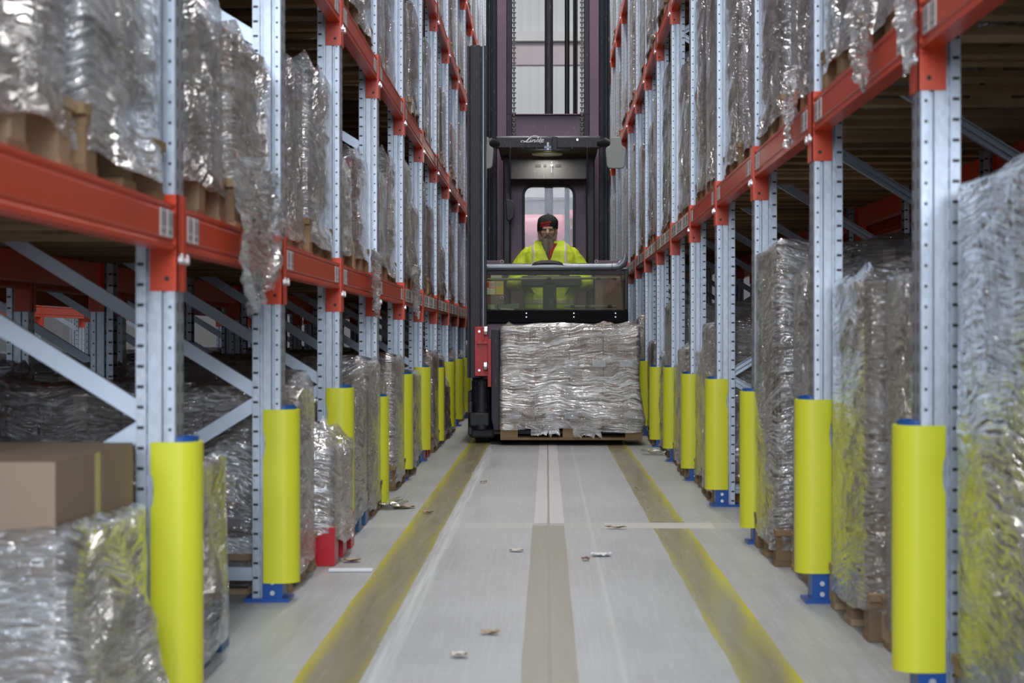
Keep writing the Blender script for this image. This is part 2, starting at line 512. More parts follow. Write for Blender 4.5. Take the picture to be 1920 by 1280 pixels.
# floor markings
M['line_l'] = m_line('worn_yellow_line_west', side=-1)
M['line_r'] = m_line('worn_yellow_line_east', side=1)
M['tape_far'] = m_tape('pale_guide_tape', (0.48, 0.46, 0.48), (0.66, 0.62, 0.65))
M['tape_near'] = m_tape('brown_guide_tape', (0.17, 0.155, 0.115), (0.28, 0.255, 0.195))
M['groove'] = plain('filled_groove', (0.24, 0.22, 0.20), 0.5)
def flat(name, x, w, y0, y1, mat, label, cat, z=0.0012, jag=0.0, group=None):
    n = max(2, int((y1 - y0) / 0.25))
    mb = MB()
    rows = []
    for i in range(n + 1):
        y = y0 + (y1 - y0) * i / n
        a = noise.noise((x * 7, y * 1.7, 1)) * jag
        b = noise.noise((x * 7, y * 1.7, 9)) * jag
        rows.append([(-w / 2 + a, y, z), (w / 2 + b, y, z)])
    rows2 = [[(q[0], q[1], 0.0002) for q in r] for r in rows]
    mb.grid(rows); mb.grid(rows2)
    for s in (0, 1):
        mb.grid([[r[s] for r in rows], [r[s] for r in rows2]])
    o = mb.build(name, mat)
    o.location = (x, 0, 0)
    return tag(o, label, cat, group)
flat('lane_stripe', -0.577, 0.174, -2.8, 42, M['line_l'], 'worn yellow floor line running along the aisle beside the left-hand yellow post guards', 'floor marking', jag=0.006)
flat('lane_stripe', 0.588, 0.166, -2.8, 9.40, M['line_r'], 'worn yellow floor line by the right-hand guards, near piece before the cast joint', 'floor marking', jag=0.006)
flat('lane_stripe', 0.588, 0.166, 9.72, 42, M['line_r'], 'worn yellow floor line by the right-hand guards, piece running under the truck', 'floor marking', jag=0.006)
flat('guide_tape', 0.008, 0.152, -2.8, 9.55, M['tape_near'], 'brownish guide-wire strip down the aisle middle, piece nearest the viewer', 'floor marking', jag=0.004)
flat('guide_tape', 0.012, 0.146, 9.64, 42, M['tape_far'], 'pale silvery guide-wire strip down the aisle middle, piece leading under the truck', 'floor marking', jag=0.004)
flat('wire_groove', 0.009, 0.011, -2.8, 42, M['groove'], 'thin dark guide-wire groove in the middle of the aisle floor', 'floor groove', z=0.0022, jag=0.003)

# ------------------------------------------------------------ racking
PITCH = 1.93
def DK(k):
    return 4.90 + PITCH * (k - 1)
ORD = {0: 'just outside', 1: 'first', 2: 'second', 3: 'third', 4: 'fourth', 5: 'fifth', 6: 'sixth', 7: 'seventh', 8: 'eighth', 9: 'ninth', 10: 'tenth', 11: 'eleventh', 12: 'twelfth', 13: 'thirteenth', 14: 'fourteenth'}

def upright_mesh(h):
    half = [(0, 0.0), (0, 0.046), (-0.004, 0.050), (-0.024, 0.050), (-0.027, 0.038), (-0.033, 0.038), (-0.036, 0.050), (-0.062, 0.050), (-0.066, 0.028), (-0.075, 0.028), (-0.075, 0.045), (-0.100, 0.045)]
    inner = [(-0.100, 0.042), (-0.078, 0.042), (-0.078, 0.025), (-0.063, 0.025), (-0.060, 0.047), (-0.038, 0.047), (-0.035, 0.035), (-0.025, 0.035), (-0.022, 0.047), (-0.005, 0.046), (-0.003, 0.042), (-0.003, 0.0)]
    mb = MB()
    for sgn in (1, -1):
        poly = [(x, y * sgn) for x, y in half + inner]
        mb.prism(poly, 'z', 0.0, h)
    return mb.mesh('upright', M['upright'])
UPR = upright_mesh(6.6)

def make_frame():
    root = empty('upright_frame')
    base = MB()
    base.box(-0.125, 0.028, -0.075, 0.075, 0.0, 0.012)
    base.prism([(0.004, -0.058), (0.004, 0.058), (-0.064, 0.058), (-0.064, 0.054), (0.0, 0.054), (0.0, -0.054), (-0.064, -0.054), (-0.064, -0.058)], 'z', 0.012, 0.17)
    bolts = MB()
    bolts.tube([(0, 0, 0), (0, -0.0045, 0)], 0.0085, 8)
    bm_, bo_ = base.mesh('foot_plate', M['blue']), bolts.mesh('foot_bolt', M['bolt'])
    for i in (0, 1):
        u = bpy.data.objects.new('upright', UPR)
        COL.objects.link(u); u.parent = root
        if i:
            u.location = (-1.1, 0, 0); u.rotation_euler = (0, 0, PI)
            u.name = 'upright'
        f = bpy.data.objects.new('foot_plate', bm_); COL.objects.link(f); f.parent = u
        f['label'] = 'blue steel foot bracket'
        for s in (-1, 1):
            for z in (0.030, 0.066):
                b = bpy.data.objects.new('foot_bolt', bo_); COL.objects.link(b); b.parent = u
                b.location = (-0.030, s * 0.057, z); b.rotation_euler = (0, 0, PI if s > 0 else 0)
    # lacing: front nodes .69, 1.9, 3.1 ... back nodes .09, 1.3, 2.5 ...
    def brace(x0, z0, x1, z1):
        mb = MB()
        a, b = Vector((x0, 0, z0)), Vector((x1, 0, z1))
        d = (b - a).normalized()
        up = d.cross(Vector((0, 1, 0)))
        # C channel: web + two lips
        mb.bar(a, b, 0.026, 0.004, up=up)
        m2 = Vector((0, 1, 0))
        w = 0.021
        for s in (-1, 1):
            mb.bar(a + up * s * w, b + up * s * w, 0.030, 0.003, up=up)
        mb.box(0, 0, 0, 0, 0, 0) if False else None
        for y in (-0.014, 0.014):
            vs = [a + up * w + m2 * y, a - up * w + m2 * y, b - up * w + m2 * y, b + up * w + m2 * y]
            vs2 = [v + m2 * 0.002 for v in vs]
            mb.add(vs + vs2, [(0, 1, 2, 3), (7, 6, 5, 4), (0, 3, 7, 4), (1, 5, 6, 2)])
            break
        o = mb.build('brace', M['brace'], root)
    brace(-0.075, 0.09, -1.025, 0.09)
    z = 0.09
    side = 1
    while z < 6.0:
        x0, x1 = (-1.04, -0.06) if side else (-0.06, -1.04)
        brace(x0, z, x1, z + 0.605)
        z += 0.605
        side = 1 - side
    return root

def beam_mesh():
    L = PITCH / 2 - 0.05
    mb = MB()
    prof = [(0, .21), (-.048, .21), (-.048, .10), (0.0, .10), (0, .112), (-.005, .116), (-.005, .124), (0, .128), (0, .188), (-.006, .192), (-.006, .200), (0, .204)]
    mb.add([(x, -L, z) for x, z in prof] + [(x, L, z) for x, z in prof],
           [(i, (i + 1) % 12, 12 + (i + 1) % 12, 12 + i) for i in range(12)])
    return mb
def connector(s):
    L = PITCH / 2 - 0.05
    mb = MB()
    y = s * L
    # plate against the side of the upright, folded over its aisle face
    ya, yb = sorted((y - s * 0.0045, y - s * 0.0005))
    mb.box(-0.064, 0.0055, ya, yb, 0.0, 0.236)
    y0, y1 = sorted((y - s * 0.0045, y + s * 0.042))
    mb.box(0.0012, 0.0055, y0, y1, 0.0, 0.236)
    mb.box(-0.045, 0.0, *sorted((y - s * 0.012, y - s * 0.0045)), 0.09, 0.215)
    return mb
def make_beam(whitelabel=False):
    root = empty('rack_crossbar')
    b = beam_mesh().build('rail', M['orange'], root)
    for s in (-1, 1):
        c = connector(s).build('beam_connector', M['orange'], root)
        hole = MB()
        y = s * (PITCH / 2 - 0.05)
        for xx in (-0.022,):
            hole.tube([(xx, y - s * 0.0040, 0.030), (xx, y - s * 0.0056, 0.030)], 0.006, 10)
        h = hole.build('connector_hole', M['dark'], c)
        pin = MB().tube([(0.0055, y + s * 0.012, 0.075), (0.017, y + s * 0.012, 0.075)], 0.010, 10).tube([(0.012, y + s * 0.012, 0.075), (0.012, y + s * 0.012, 0.092)], 0.004, 6)
        pin.build('safety_pin', M['bolt'], c)
        lb = MB()
        for j in range(2):
            ys = y - s * (0.085 + j * 0.085)
            m = MB().box(-0.001, 0.0022, ys - 0.033, ys + 0.033, 0.126, 0.192)
            m.build('location_label', M['barcode'], root)
    return root
def make_beam_white():
    root = empty('rack_crossbar')
    beam_mesh().build('rail', M['orange'], root)
    for s in (-1, 1):
        connector(s).build('beam_connector', M['orange'], root)
    for y in (-0.60, 0, 0.60):
        MB().box(-0.001, 0.0022, y - 0.26, y + 0.26, 0.118, 0.200).build('location_label', M['barcode_white'], root)
    return root

M['dark'] = plain('dark_hole', (0.015, 0.015, 0.017), 0.6)

SIDES = {'L': ('left', -1, 0.0), 'R': ('right', 1, PI)}
X0 = 0.905
NF = 14
frame0 = make_frame()
beam0 = make_beam()
beamw = make_beam_white()
beamr = empty('rack_crossbar')
beam_mesh().build('rail', M['orange'], beamr)
for s in (-1, 1):
    connector(s).build('beam_connector', M['orange'], beamr)
index_kids()
used = set()
def place(proto, x, y, z, rz, label, cat, group=None):
    o = proto if proto.name not in used else copy_tree(proto)
    used.add(proto.name)
    o.location = (x, y, z)
    o.rotation_euler = (0, 0, rz)
    tag(o, label, cat, group)
    return o
def nth(k):
    return ORD[k]
LEVELS = {'L': [1.014, 2.18, 3.43, 4.56], 'R': [1.50, 3.18, 4.70]}
LNAME = ['lowest', 'second', 'third', 'top']
for sd in 'LR':
    word, sg, rz = SIDES[sd]
    for k in range(1, NF + 1):
        place(frame0, sg * X0, DK(k), 0, rz, 'galvanised upright frame, blue feet, %s yellow-guarded one on the %s of the aisle' % (nth(k), word), 'rack frame')
    place(frame0, sg * X0, DK(0), 0, rz, 'galvanised upright frame of the %s rack standing beside the viewer, before the first guarded post' % word, 'rack frame')
    for li, z in enumerate(LEVELS[sd]):
        for b in range(0, NF):
            if li >= 1 and b < (5 if li == 2 else 7 if li == 3 else (2 if sd == 'L' else 4)) - 1:
                continue
            y = DK(b) + PITCH / 2
            where = 'before the first post' if b == 0 else 'between %s and %s posts' % (nth(b), nth(b + 1))
            pr = beamw if (b >= 5 and li == 0) else beam0
            place(pr, sg * (X0 - 0.0), y, z, rz, 'orange front beam, %s level, %s rack, %s' % (LNAME[li], word, where), 'rack beam')
            # the rear beam of the same bay, seen from below on the lower levels
            if li <= 1 and 1 <= b <= 9:
                place(beamr, sg * (X0 + 1.1), y, z, rz + PI, 'orange rear beam, %s level, %s rack, %s' % (LNAME[li], word, where), 'rack beam')
# the rows standing back to back with these
XB = X0 + 1.1 + 0.27
for sd in 'LR':
    word, sg, rz = SIDES[sd]
    for k in range(2, 12):
        place(frame0, sg * (XB), DK(k), 0, rz, 'galvanised frame of the row behind the %s rack, in line with %s guarded post' % (word, nth(k)), 'rack frame')
    for li, z in enumerate(LEVELS[sd][:2]):
        for b in range(2, 11):
            y = DK(b) + PITCH / 2
            place(beamr, sg * XB, y, z, rz, 'orange beam, %s level, row behind the %s rack, beside %s and %s posts' % (LNAME[li], word, nth(b), nth(b + 1)), 'rack beam')
            if li == 0 and b >= 3:
                place(beamr, sg * (XB + 1.1), y, z, rz + PI, 'orange far beam, %s level, row behind the %s rack, beside %s and %s posts' % (LNAME[li], word, nth(b), nth(b + 1)), 'rack beam')
# next aisle on the left, seen through the gap
X3 = XB + 1.1 + 1.8
for k in range(7, 14):
    place(frame0, -X3, DK(k), 0, 0.0, 'galvanised frame across the next aisle, seen through left racks beside %s post' % nth(k), 'rack frame')
for b in range(7, 13):
    place(beamr, -X3, DK(b) + PITCH / 2, 1.014, 0.0, 'orange beam across the next aisle, through left racks, beside %s and %s posts' % (nth(b), nth(b + 1)), 'rack beam')

# yellow post guards
def make_guard(h, key):
    mb = MB()
    out = []
    r = 0.065
    RXF = 0.056
    for i in range(19):
        a = -PI / 2 + PI * i / 18
        out.append((0.001 + RXF * math.cos(a), r * math.sin(a)))
    out = [(-0.062, -0.0585), (-0.040, -0.0640)] + out + [(-0.040, 0.0640), (-0.062, 0.0585)]
    inn = []
    for x, y in out:
        L = math.hypot(max(x, 0), y) or 1
        inn.append((x - (0.009 * x / L if x > 0 else 0) if x > 0 else x, y * (1 - 0.0090 / abs(y)) if abs(y) > 0.02 else y * 0.86))
    inn = [(min(x, 0.047), max(-0.0555, min(0.0555, y))) for x, y in inn]
    n = len(out)
    rows = []
    nz = 40
    for j in range(nz + 1):
        z = h * j / nz
        # hand notch high on both free edges
        nt = math.exp(-((z - h * 0.80) / 0.030) ** 2) * 0.5 + (1 if abs(z - h * 0.80) < 0.035 else 0) * 0.5
        ring = []
        for (x, y) in out:
            cut = 0.008 * nt if x < -0.03 else 0
            ring.append((x + cut, y, z))
        for (x, y) in reversed(inn):
            cut = 0.008 * nt if x < -0.03 else 0
            ring.append((x + cut, y, z))
        rows.append(ring)
    mb.grid(rows, closed=True)
    m = 2 * n
    for j in (0, nz):
        b = j * m
        mb.f += [(b + i, b + i + 1, b + m - 2 - i, b + m - 1 - i) for i in range(n - 1)]
        mb.m += [0] * (n - 1)
    root = empty('post_guard')
    mb.build('foam_sleeve', M['yellow'], root, smooth=True)
    for s in (-1, 1):
        MB().box(-0.056, -0.046, s * 0.0535 - 0.002, s * 0.0535 + 0.002, h * 0.80 - 0.012, h * 0.80 + 0.012).build('fixing_clip', M['dark'], root)
    inner = MB().prism([(0.0575 * math.cos(a), 0.0560 * math.sin(a)) if abs(a) < 1.3 else (0.0, 0) for a in [i * 0.13 for i in range(-9, 10)]], 'z', 0.0, 0.01)
    liner = MB()
    pts = [(0.046 * math.cos(a), 0.0545 * math.sin(a)) for a in [i * 0.157 for i in range(-10, 11)]]
    pin = [(x * 0.9, y * 0.965) for x, y in pts]
    liner.prism(pts + pin[::-1], 'z', 0.02, h + 0.012)
    liner.build('steel_liner', M['blue'], root)
    return root
# (bottom, top) of every guard measured on each post
GUARD = {'L': {1: (0.05, .645), 2: (0.063, .655), 3: (0.09, .68), 4: (0.02, .585), 5: (.07, .67), 6: (.083, .686), 7: (.05, .655), 8: (.08, .68), 9: (.07, .685), 10: (.07, .68), 11: (.06, .67), 12: (.08, .69), 13: (.08, .69), 14: (.08, .69)},
         'R': {1: (.088, .687), 2: (.10, .69), 3: (.07, .666), 4: (.09, .68), 5: (.076, .672), 6: (.095, .686), 7: (.06, .66), 8: (.09, .687), 9: (.07, .68), 10: (.08, .69), 11: (.06, .68), 12: (.08, .68), 13: (.08, .69), 14: (.08, .69)}}
guard0 = make_guard(0.59, 'a')
index_kids()
for sd in 'LR':
    word, sg, rz = SIDES[sd]
    for k in range(1, NF + 1):
        zb, zt = GUARD[sd][k]
        g = place(guard0, sg * X0, DK(k), zb, rz, 'yellow foam guard around the foot of the %s post on the %s of the aisle' % (nth(k), word), 'post guard')
        g.scale = (1, 1, (zt - zb) / 0.59)
for k in range(7, 14):
    g = place(guard0, -X3, DK(k), 0.08, 0.0, 'yellow guard across the next aisle, seen through left racks, beside the %s post' % nth(k), 'post guard')

# ------------------------------------------------------------ pallets and loads
def pallet_mb(L=1.2, W=0.8, seed=1, dense=False):
    rnd = random.Random(seed)
    mb = MB()
    h = 0.144
    j = lambda a=0.003: rnd.uniform(-a, a)
    k = W / 0.8
    for y, w in ((-.35, .145), (-.18, .10), (0, .145), (.18, .10), (.35, .145)):
        w *= 0.97 * min(1.0, k + .0)
        y *= (W - .1) / .7
        mb.box(-L / 2 + j(), L / 2 + j(), y - w / 2 + j(), y + w / 2 + j(), h - 0.022, h)
    if dense:
        for y in (-.265, -.09, .09, .265):
            mb.box(-L / 2, L / 2, y * k - .035, y * k + .035, h - 0.022, h - .001)
    for x in (-L / 2 + .073, 0, L / 2 - .073):
        mb.box(x - .0725, x + .0725, -W / 2 + j(), W / 2 + j(), h - 0.044, h - 0.0225)
        for y in (-W / 2 + .05, 0, W / 2 - .05):
            mb.box(x - .072 + j(), x + .072 + j(), y - .0495, y + .0495, 0.022, h - 0.0445)
    for y in (-W / 2 + .05, 0, W / 2 - .05):
        w = .05 if y else .0725
        mb.box(-L / 2 + j(), L / 2 + j(), y - w + abs(j()), y + w - abs(j()), 0, 0.0215)
    return mb
def plastic_pallet_mb(L=1.2, W=0.8):
    mb = MB()
    h = 0.15
    for i in range(7):
        y = -W / 2 + .045 + i * (W - .09) / 6
        mb.box(-L / 2, L / 2, y - .04, y + .04, h - .02, h)
    mb.box(-L / 2, L / 2, -W / 2, W / 2, h - .04, h - .021)
    for x in (-L / 2 + .08, 0, L / 2 - .08):
        for y in (-W / 2 + .07, 0, W / 2 - .07):
            mb.prism([(x - .08, y - .07), (x + .08, y - .07), (x + .08, y + .07), (x - .08, y + .07)], 'z', .02, h - .04)
    for y in (-W / 2 + .07, 0, W / 2 - .07):
        mb.box(-L / 2, L / 2, y - .07, y + .07, 0, .02)
    return mb
PAL = {}
for key, seed, mt in (('wood', 1, 'wood'), ('wood_b', 5, 'wood'), ('pale', 3, 'wood_pale'), ('reddish', 4, 'wood_red')):
    PAL[key] = pallet_mb(seed=seed, dense=True).mesh('pallet_' + key, M[mt])
PAL['red'] = plastic_pallet_mb().mesh('pallet_red', M['red_plastic'])
PAL['blue'] = plastic_pallet_mb().mesh('pallet_blue', M['blue_plastic'])
PH = 0.15

def carton_mb(W, D, H, seed, bw=0.39, bd=0.29, bh=0.24, missing=0.0):
    rnd = random.Random(seed)
    mb = MB()
    nx, ny, nz = max(1, round(D / bw)), max(1, round(W / bd)), max(1, round(H / bh))
    sx, sy, sz = D / nx, W / ny, H / nz
    for c in range(nz):
        flip = c % 2
        jx = rnd.uniform(-.012, .012); jy = rnd.uniform(-.008, .008)
        ax, ay = (nx, ny)
        if flip and nx > 1:
            ax, ay = max(1, nx + (1 if nx < 4 else -1)), ny
        tx, ty = D / ax, W / ay
        for i in range(ax):
            for j in range(ay):
                if c == nz - 1 and rnd.random() < missing:
                    continue
                x = -D / 2 + tx * (i + .5) + jx; y = -W / 2 + ty * (j + .5) + jy
                g = 0.003
                q = rnd.uniform(-.003, .003)
                mb.box(x - tx / 2 + g, x + tx / 2 - g + q, y - ty / 2 + g, y + ty / 2 - g + q, PH + c * sz + .0005, PH + (c + 1) * sz - .0015)
                if i == ax - 1:
                    mb.box(x + tx / 2 - g + q, x + tx / 2 - g + q + .0008, y - .024, y + .024, PH + c * sz + .03, PH + (c + 1) * sz - .004, 1)
                if j in (0, ay - 1):
                    s = -1 if j == 0 else 1
                    ye = y + s * (ty / 2 - g) + (q if s > 0 else 0)
                    mb.box(x - .024, x + .024, *sorted((ye, ye + s * .0008)), PH + (c + .55) * sz, PH + (c + 1) * sz - .004, 1)
    return mb

def film_mb(W, D, H, seed, loose=0.5, ragged=0.07, ruffle=0.5, low=0.03, bulge=()):
    """a wrapped skin around a D x W block, open underneath, gathered over the top edge"""
    rnd = random.Random(seed)
    ox, oy, oz = rnd.uniform(0, 50), rnd.uniform(0, 50), rnd.uniform(0, 50)
    hx, hy, r = D / 2 + .010, W / 2 + .010, 0.03
    pts = []
    def side(a, b, n):
        for i in range(n):
            t = i / n
            pts.append((a[0] + (b[0] - a[0]) * t, a[1] + (b[1] - a[1]) * t))
    nX, nY = 34, 26
    cs = [(hx, -hy), (hx, hy), (-hx, hy), (-hx, -hy)]
    per = []
    corners = [((hx - r, -hy + r), -PI / 2), ((hx - r, hy - r), 0), ((-hx + r, hy - r), PI / 2), ((-hx + r, -hy + r), PI)]
    for ci, (c, a0) in enumerate(corners):
        for i in range(5):
            a = a0 + (PI / 2) * i / 4
            per.append((c[0] + r * math.cos(a), c[1] + r * math.sin(a), math.cos(a), math.sin(a), 0.15))
        nc, a1 = corners[(ci + 1) % 4]
        ax, ay = c[0] + r * math.cos(a0 + PI / 2), c[1] + r * math.sin(a0 + PI / 2)
        bx, by = nc[0] + r * math.cos(a1), nc[1] + r * math.sin(a1)
        n = nY if ci in (0, 2) else nX
        for i in range(1, n):
            t = i / n
            per.append((ax + (bx - ax) * t, ay + (by - ay) * t, math.cos(a0 + PI / 2), math.sin(a0 + PI / 2), 0.15 + 0.85 * math.sin(PI * t) ** 0.6))
    nz = max(14, int(H / 0.028))
    rows = []
    zb = low
    ztop = PH + H
    for j in range(nz + 1):
        row = []
        for (x, y, nx, ny, free) in per:
            rag = ragged * (0.5 + noise.noise((x * 1.5 + ox, y * 1.5 + oy, 3.3)) + 0.35 * noise.noise((x * 5 + ox, y * 5, oz)))
            z0 = max(0.012, zb + rag)
            zr = zb + (ztop - zb) * j / nz
            z = zr + (z0 - zb) * max(0.0, 1 - (zr - zb) / 0.16) ** 2
            p = Vector((x * 2.0 + ox, y * 2.0 + oy, z * 2.0 + oz))
            wz = z + 0.16 * noise.noise(p)
            d1 = 1 - abs(noise.noise((x * .8 + ox, y * .8 + oy, wz * 9 + oz)))
            d2 = noise.noise((x * 1.8 + oy, y * 1.8 + ox, wz * 16))
            d = free * (0.007 * loose + 0.016 * loose * (d1 ** 3) + 0.008 * loose * d2)
            d += free * 0.030 * loose * max(0, noise.noise((x * .9 + oz, y * .9, z * 2.6 + ox)) - .1)
            if z < 0.17:
                d += 0.022 * loose * (1 - z / .17) * (0.5 + noise.noise((x * 5 + ox, y * 5, z * 3)))
            for (bx, by, bz, rad, amp) in bulge:
                q = ((x - bx) ** 2 + (y - by) ** 2 + (z - bz) ** 2) / rad ** 2
                d += amp * math.exp(-q) * (0.75 + 0.5 * noise.noise((x * 8 + ox, y * 8, z * 8)))
            d = max(d, -0.004)
            row.append((x + nx * d, y + ny * d, z))
        rows.append(row)
    # gathered edge: up a little, then inwards over the load
    steps = [(0.0, 0.010), (0.018, 0.022), (0.05, 0.020), (0.10, 0.012), (0.16, 0.008)]
    for si, (inn, up) in enumerate(steps):
        row = []
        for (x, y, nx, ny, free) in per:
            u = noise.noise((x * 7 + ox, y * 7 + oy, si * 1.3 + oz))
            v = noise.noise((x * 2.4 + oz, y * 2.4 + ox, si * .5))
            rr = ruffle * (max(0, v + .15) * 0.14 + 0.045 * abs(u)) * math.sin(PI * min(1, (si + .6) / 4.2))
            k = inn * (1.0 + 0.5 * v)
            sx = max(0.3, 1 - k / hx); sy = max(0.3, 1 - k / hy)
            row.append((x * sx, y * sy, ztop + up * .6 + rr))
        rows.append(row)
    mb = MB()
    mb.grid(rows, closed=True)
    return mb

LOADPROTO = {}
def make_load(key, W=0.79, D=1.19, H=0.7, pallet='wood', carton='carton', film='film', seed=1, loose=0.6, ragged=.05, ruffle=.5, missing=0.0, low=.035, bulge=(), cw=.39, cd=.29, ch=.24, inset=0.0, nofilm=False, filmH=None):
    root = empty('wrapped_load')
    p = bpy.data.objects.new('pallet', PAL[pallet]); COL.objects.link(p); p.parent = root
    carton_mb(W - .03 - inset, D - .03 - inset, H, seed, cw, cd, ch, missing).build('carton_stack', [M[carton], M['tape']], root)
    if not nofilm:
        f = film_mb(W - .02 - inset, D - .02 - inset, filmH or H, seed, loose, ragged, ruffle, low, bulge).build('stretch_film', M[film], root, smooth=True)
        f.data.set_sharp_from_angle(angle=math.radians(180)) if hasattr(f.data, 'set_sharp_from_angle') else None
    LOADPROTO[key] = root
    DESC[key] = None
    return root
DESC = {}

# kinds of load: key -> maker arguments, words for the label
KINDS = {
    'tall_a': (dict(H=.98, seed=11, film='film_dense', carton='carton_grey', pallet='wood', loose=.8, ch=.25), 'tall grey film-wrapped load'),
    'tall_b': (dict(H=.92, seed=12, film='film', carton='carton', pallet='wood_b', loose=.7, ch=.23), 'tall film-wrapped stack of brown cartons'),
    'tall_c': (dict(H=1.10, seed=13, film='film', carton='carton_dark', pallet='pale', loose=.8, ch=.27), 'very tall wrapped dark cartons'),
    'tall_d': (dict(H=1.15, seed=14, film='film_dense', carton='carton_grey', pallet='wood', loose=1.0, ch=.3, ruffle=.8), 'very tall grey wrapped load'),
    'mid_a': (dict(H=.66, seed=21, film='film', carton='carton', pallet='wood', loose=.8, ch=.22), 'film-wrapped stack of brown cartons'),
    'mid_b': (dict(H=.60, seed=22, film='film_dense', carton='carton_grey', pallet='pale', loose=1.0, ruffle=1.0), 'grey film-wrapped load with ruffled top'),
    'mid_c': (dict(H=.55, seed=23, film='film_clear', carton='carton_dark', pallet='wood_b', loose=.7), 'clear-wrapped stack of dark cartons'),
    'mid_d': (dict(H=.70, seed=24, film='film', carton='carton_white', pallet='wood', loose=.6, ch=.17, cd=.2), 'film-wrapped stack of pale cartons'),
    'low_a2': (dict(H=.42, seed=51, film='film', carton='carton_grey', pallet='wood', loose=1.1, ruffle=1.8), 'film-wrapped load with crumpled peak'),
    'low_b2': (dict(H=.40, seed=52, film='film_clear', carton='carton', pallet='blue', loose=.8, ruffle=.4, bulge=((.6, 0, .1, .25, .05),), ch=.4, cw=.6, cd=.4), 'clear-wrapped brown carton load on blue pallet'),
    'tall_e': (dict(H=.80, seed=53, film='film', carton='carton', pallet='pale', loose=.9, ruffle=.7), 'film-wrapped carton load with sagging top'),
    'low_d': (dict(H=.42, seed=54, film='film', carton='carton', pallet='wood', loose=1.0, ruffle=1.2, ch=.2), 'film-wrapped low stack of brown cartons'),
    'low_a': (dict(H=.30, seed=31, film='film_dense', carton='carton', pallet='pale', loose=1.0, ruffle=1.6), 'low film-wrapped load with crumpled top'),
    'low_b': (dict(H=.42, seed=32, film='film', carton='carton_red', pallet='wood', loose=.8, ruffle=1.0, ch=.14, cd=.2), 'low film-wrapped stack of reddish cartons'),
    'low_c': (dict(H=.48, seed=33, film='film_clear', carton='carton_dark', pallet='blue', loose=.6, ruffle=.4), 'low clear-wrapped dark load on blue pallet'),
    'shop_red': (dict(H=.30, seed=34, film='film_dense', carton='carton', pallet='red', loose=.9, ruffle=1.4, ragged=.12, low=.05), 'low wrapped load on red plastic pallet'),
    'floor_dark': (dict(H=.56, seed=41, film='film', carton='carton_dark', pallet='wood', loose=.9, ruffle=.5, ch=.28), 'dark clear-wrapped load'),
    'floor_brown': (dict(H=.60, seed=42, film='film', carton='carton', pallet='pale', loose=.6, ch=.3), 'film-wrapped brown carton load'),
    'open_box': (dict(H=.50, seed=43, film='film_dense', carton='carton', pallet='wood', loose=1.2, ragged=.03, ch=.5, cw=1.2, cd=.8, ruffle=.25, low=.02, filmH=.34, bulge=((.6, .1, .05, .25, .10), (.6, -.4, .05, .2, .05))), 'large brown carton standing out of loose film'),
}
SEAM = {}
for key, (kw, words_) in KINDS.items():
    make_load(key, **kw)
index_kids()

def put_load(key, x, y, z, rz, label, group=None, extra=0.0):
    return place(LOADPROTO[key], x, y, z, rz + extra, label, 'pallet load', group)

HGT = {k: v[0]['H'] + PH for k, v in KINDS.items()}
rnd = random.Random(7)
PLAN = {
    ('L', 0): [None, 'open_box', 'low_b2', None, 'floor_dark', 'shop_red', 'low_c', 'floor_brown', 'low_c', 'floor_brown', 'low_a', 'low_c', 'shop_red', 'floor_brown', 'floor_dark', 'low_a', 'mid_c', 'floor_brown', 'low_b', 'floor_dark', 'mid_a', 'low_a', 'mid_c', 'low_c', 'mid_a', 'low_b', 'mid_c', 'mid_a'],
    ('R', 0): ['tall_c', 'tall_c', 'tall_b', 'tall_b', 'tall_a', 'tall_c', None, None, 'tall_e', 'mid_a', 'mid_a', 'mid_c', 'tall_a', 'mid_b', 'mid_d', 'mid_a', 'mid_c', 'tall_b', 'mid_a', 'mid_b', 'mid_c', 'mid_a', 'tall_a', 'mid_b', 'mid_a', 'mid_c', 'mid_a', 'mid_b'],
    ('L', 1): ['mid_a', 'mid_b', 'low_a2', 'low_d', 'mid_c', 'mid_b', 'low_a', 'low_b', 'low_b', 'mid_b', 'mid_a', 'low_b', 'mid_d', 'mid_c', 'mid_a', 'low_a', 'mid_b', 'mid_a', 'mid_d', 'low_a', 'mid_b', 'mid_a', 'mid_c', 'mid_b', 'mid_a', 'mid_d', 'mid_b', 'mid_a'],
    ('R', 1): ['tall_c', 'tall_d', 'tall_d', 'tall_c', 'tall_a', 'tall_d', 'tall_c', 'tall_a', 'tall_a', 'tall_c', 'mid_b', 'tall_b', 'tall_b', 'tall_d', 'tall_c', 'tall_b', 'mid_d', 'tall_b', 'tall_a', 'tall_c', 'tall_b', 'tall_a', 'tall_d', 'tall_b', 'tall_c', 'tall_a', 'tall_b', 'tall_c'],
}
pool2 = ['mid_a', 'mid_b', 'mid_d', 'low_a', 'tall_b', 'mid_c', 'low_b', 'tall_a']
PLACED = {}
def spot(sd, li, b, h):
    word = SIDES[sd][0]
    half = ('nearer', 'farther')[h]
    bay = 'before first post' if b == 0 else 'between %s and %s posts' % (nth(b), nth(b + 1))
    lv = 'floor' if li == 0 else '%s shelf' % LNAME[li - 1]
    return '%s %s, %s one %s' % (word, lv, half, bay)
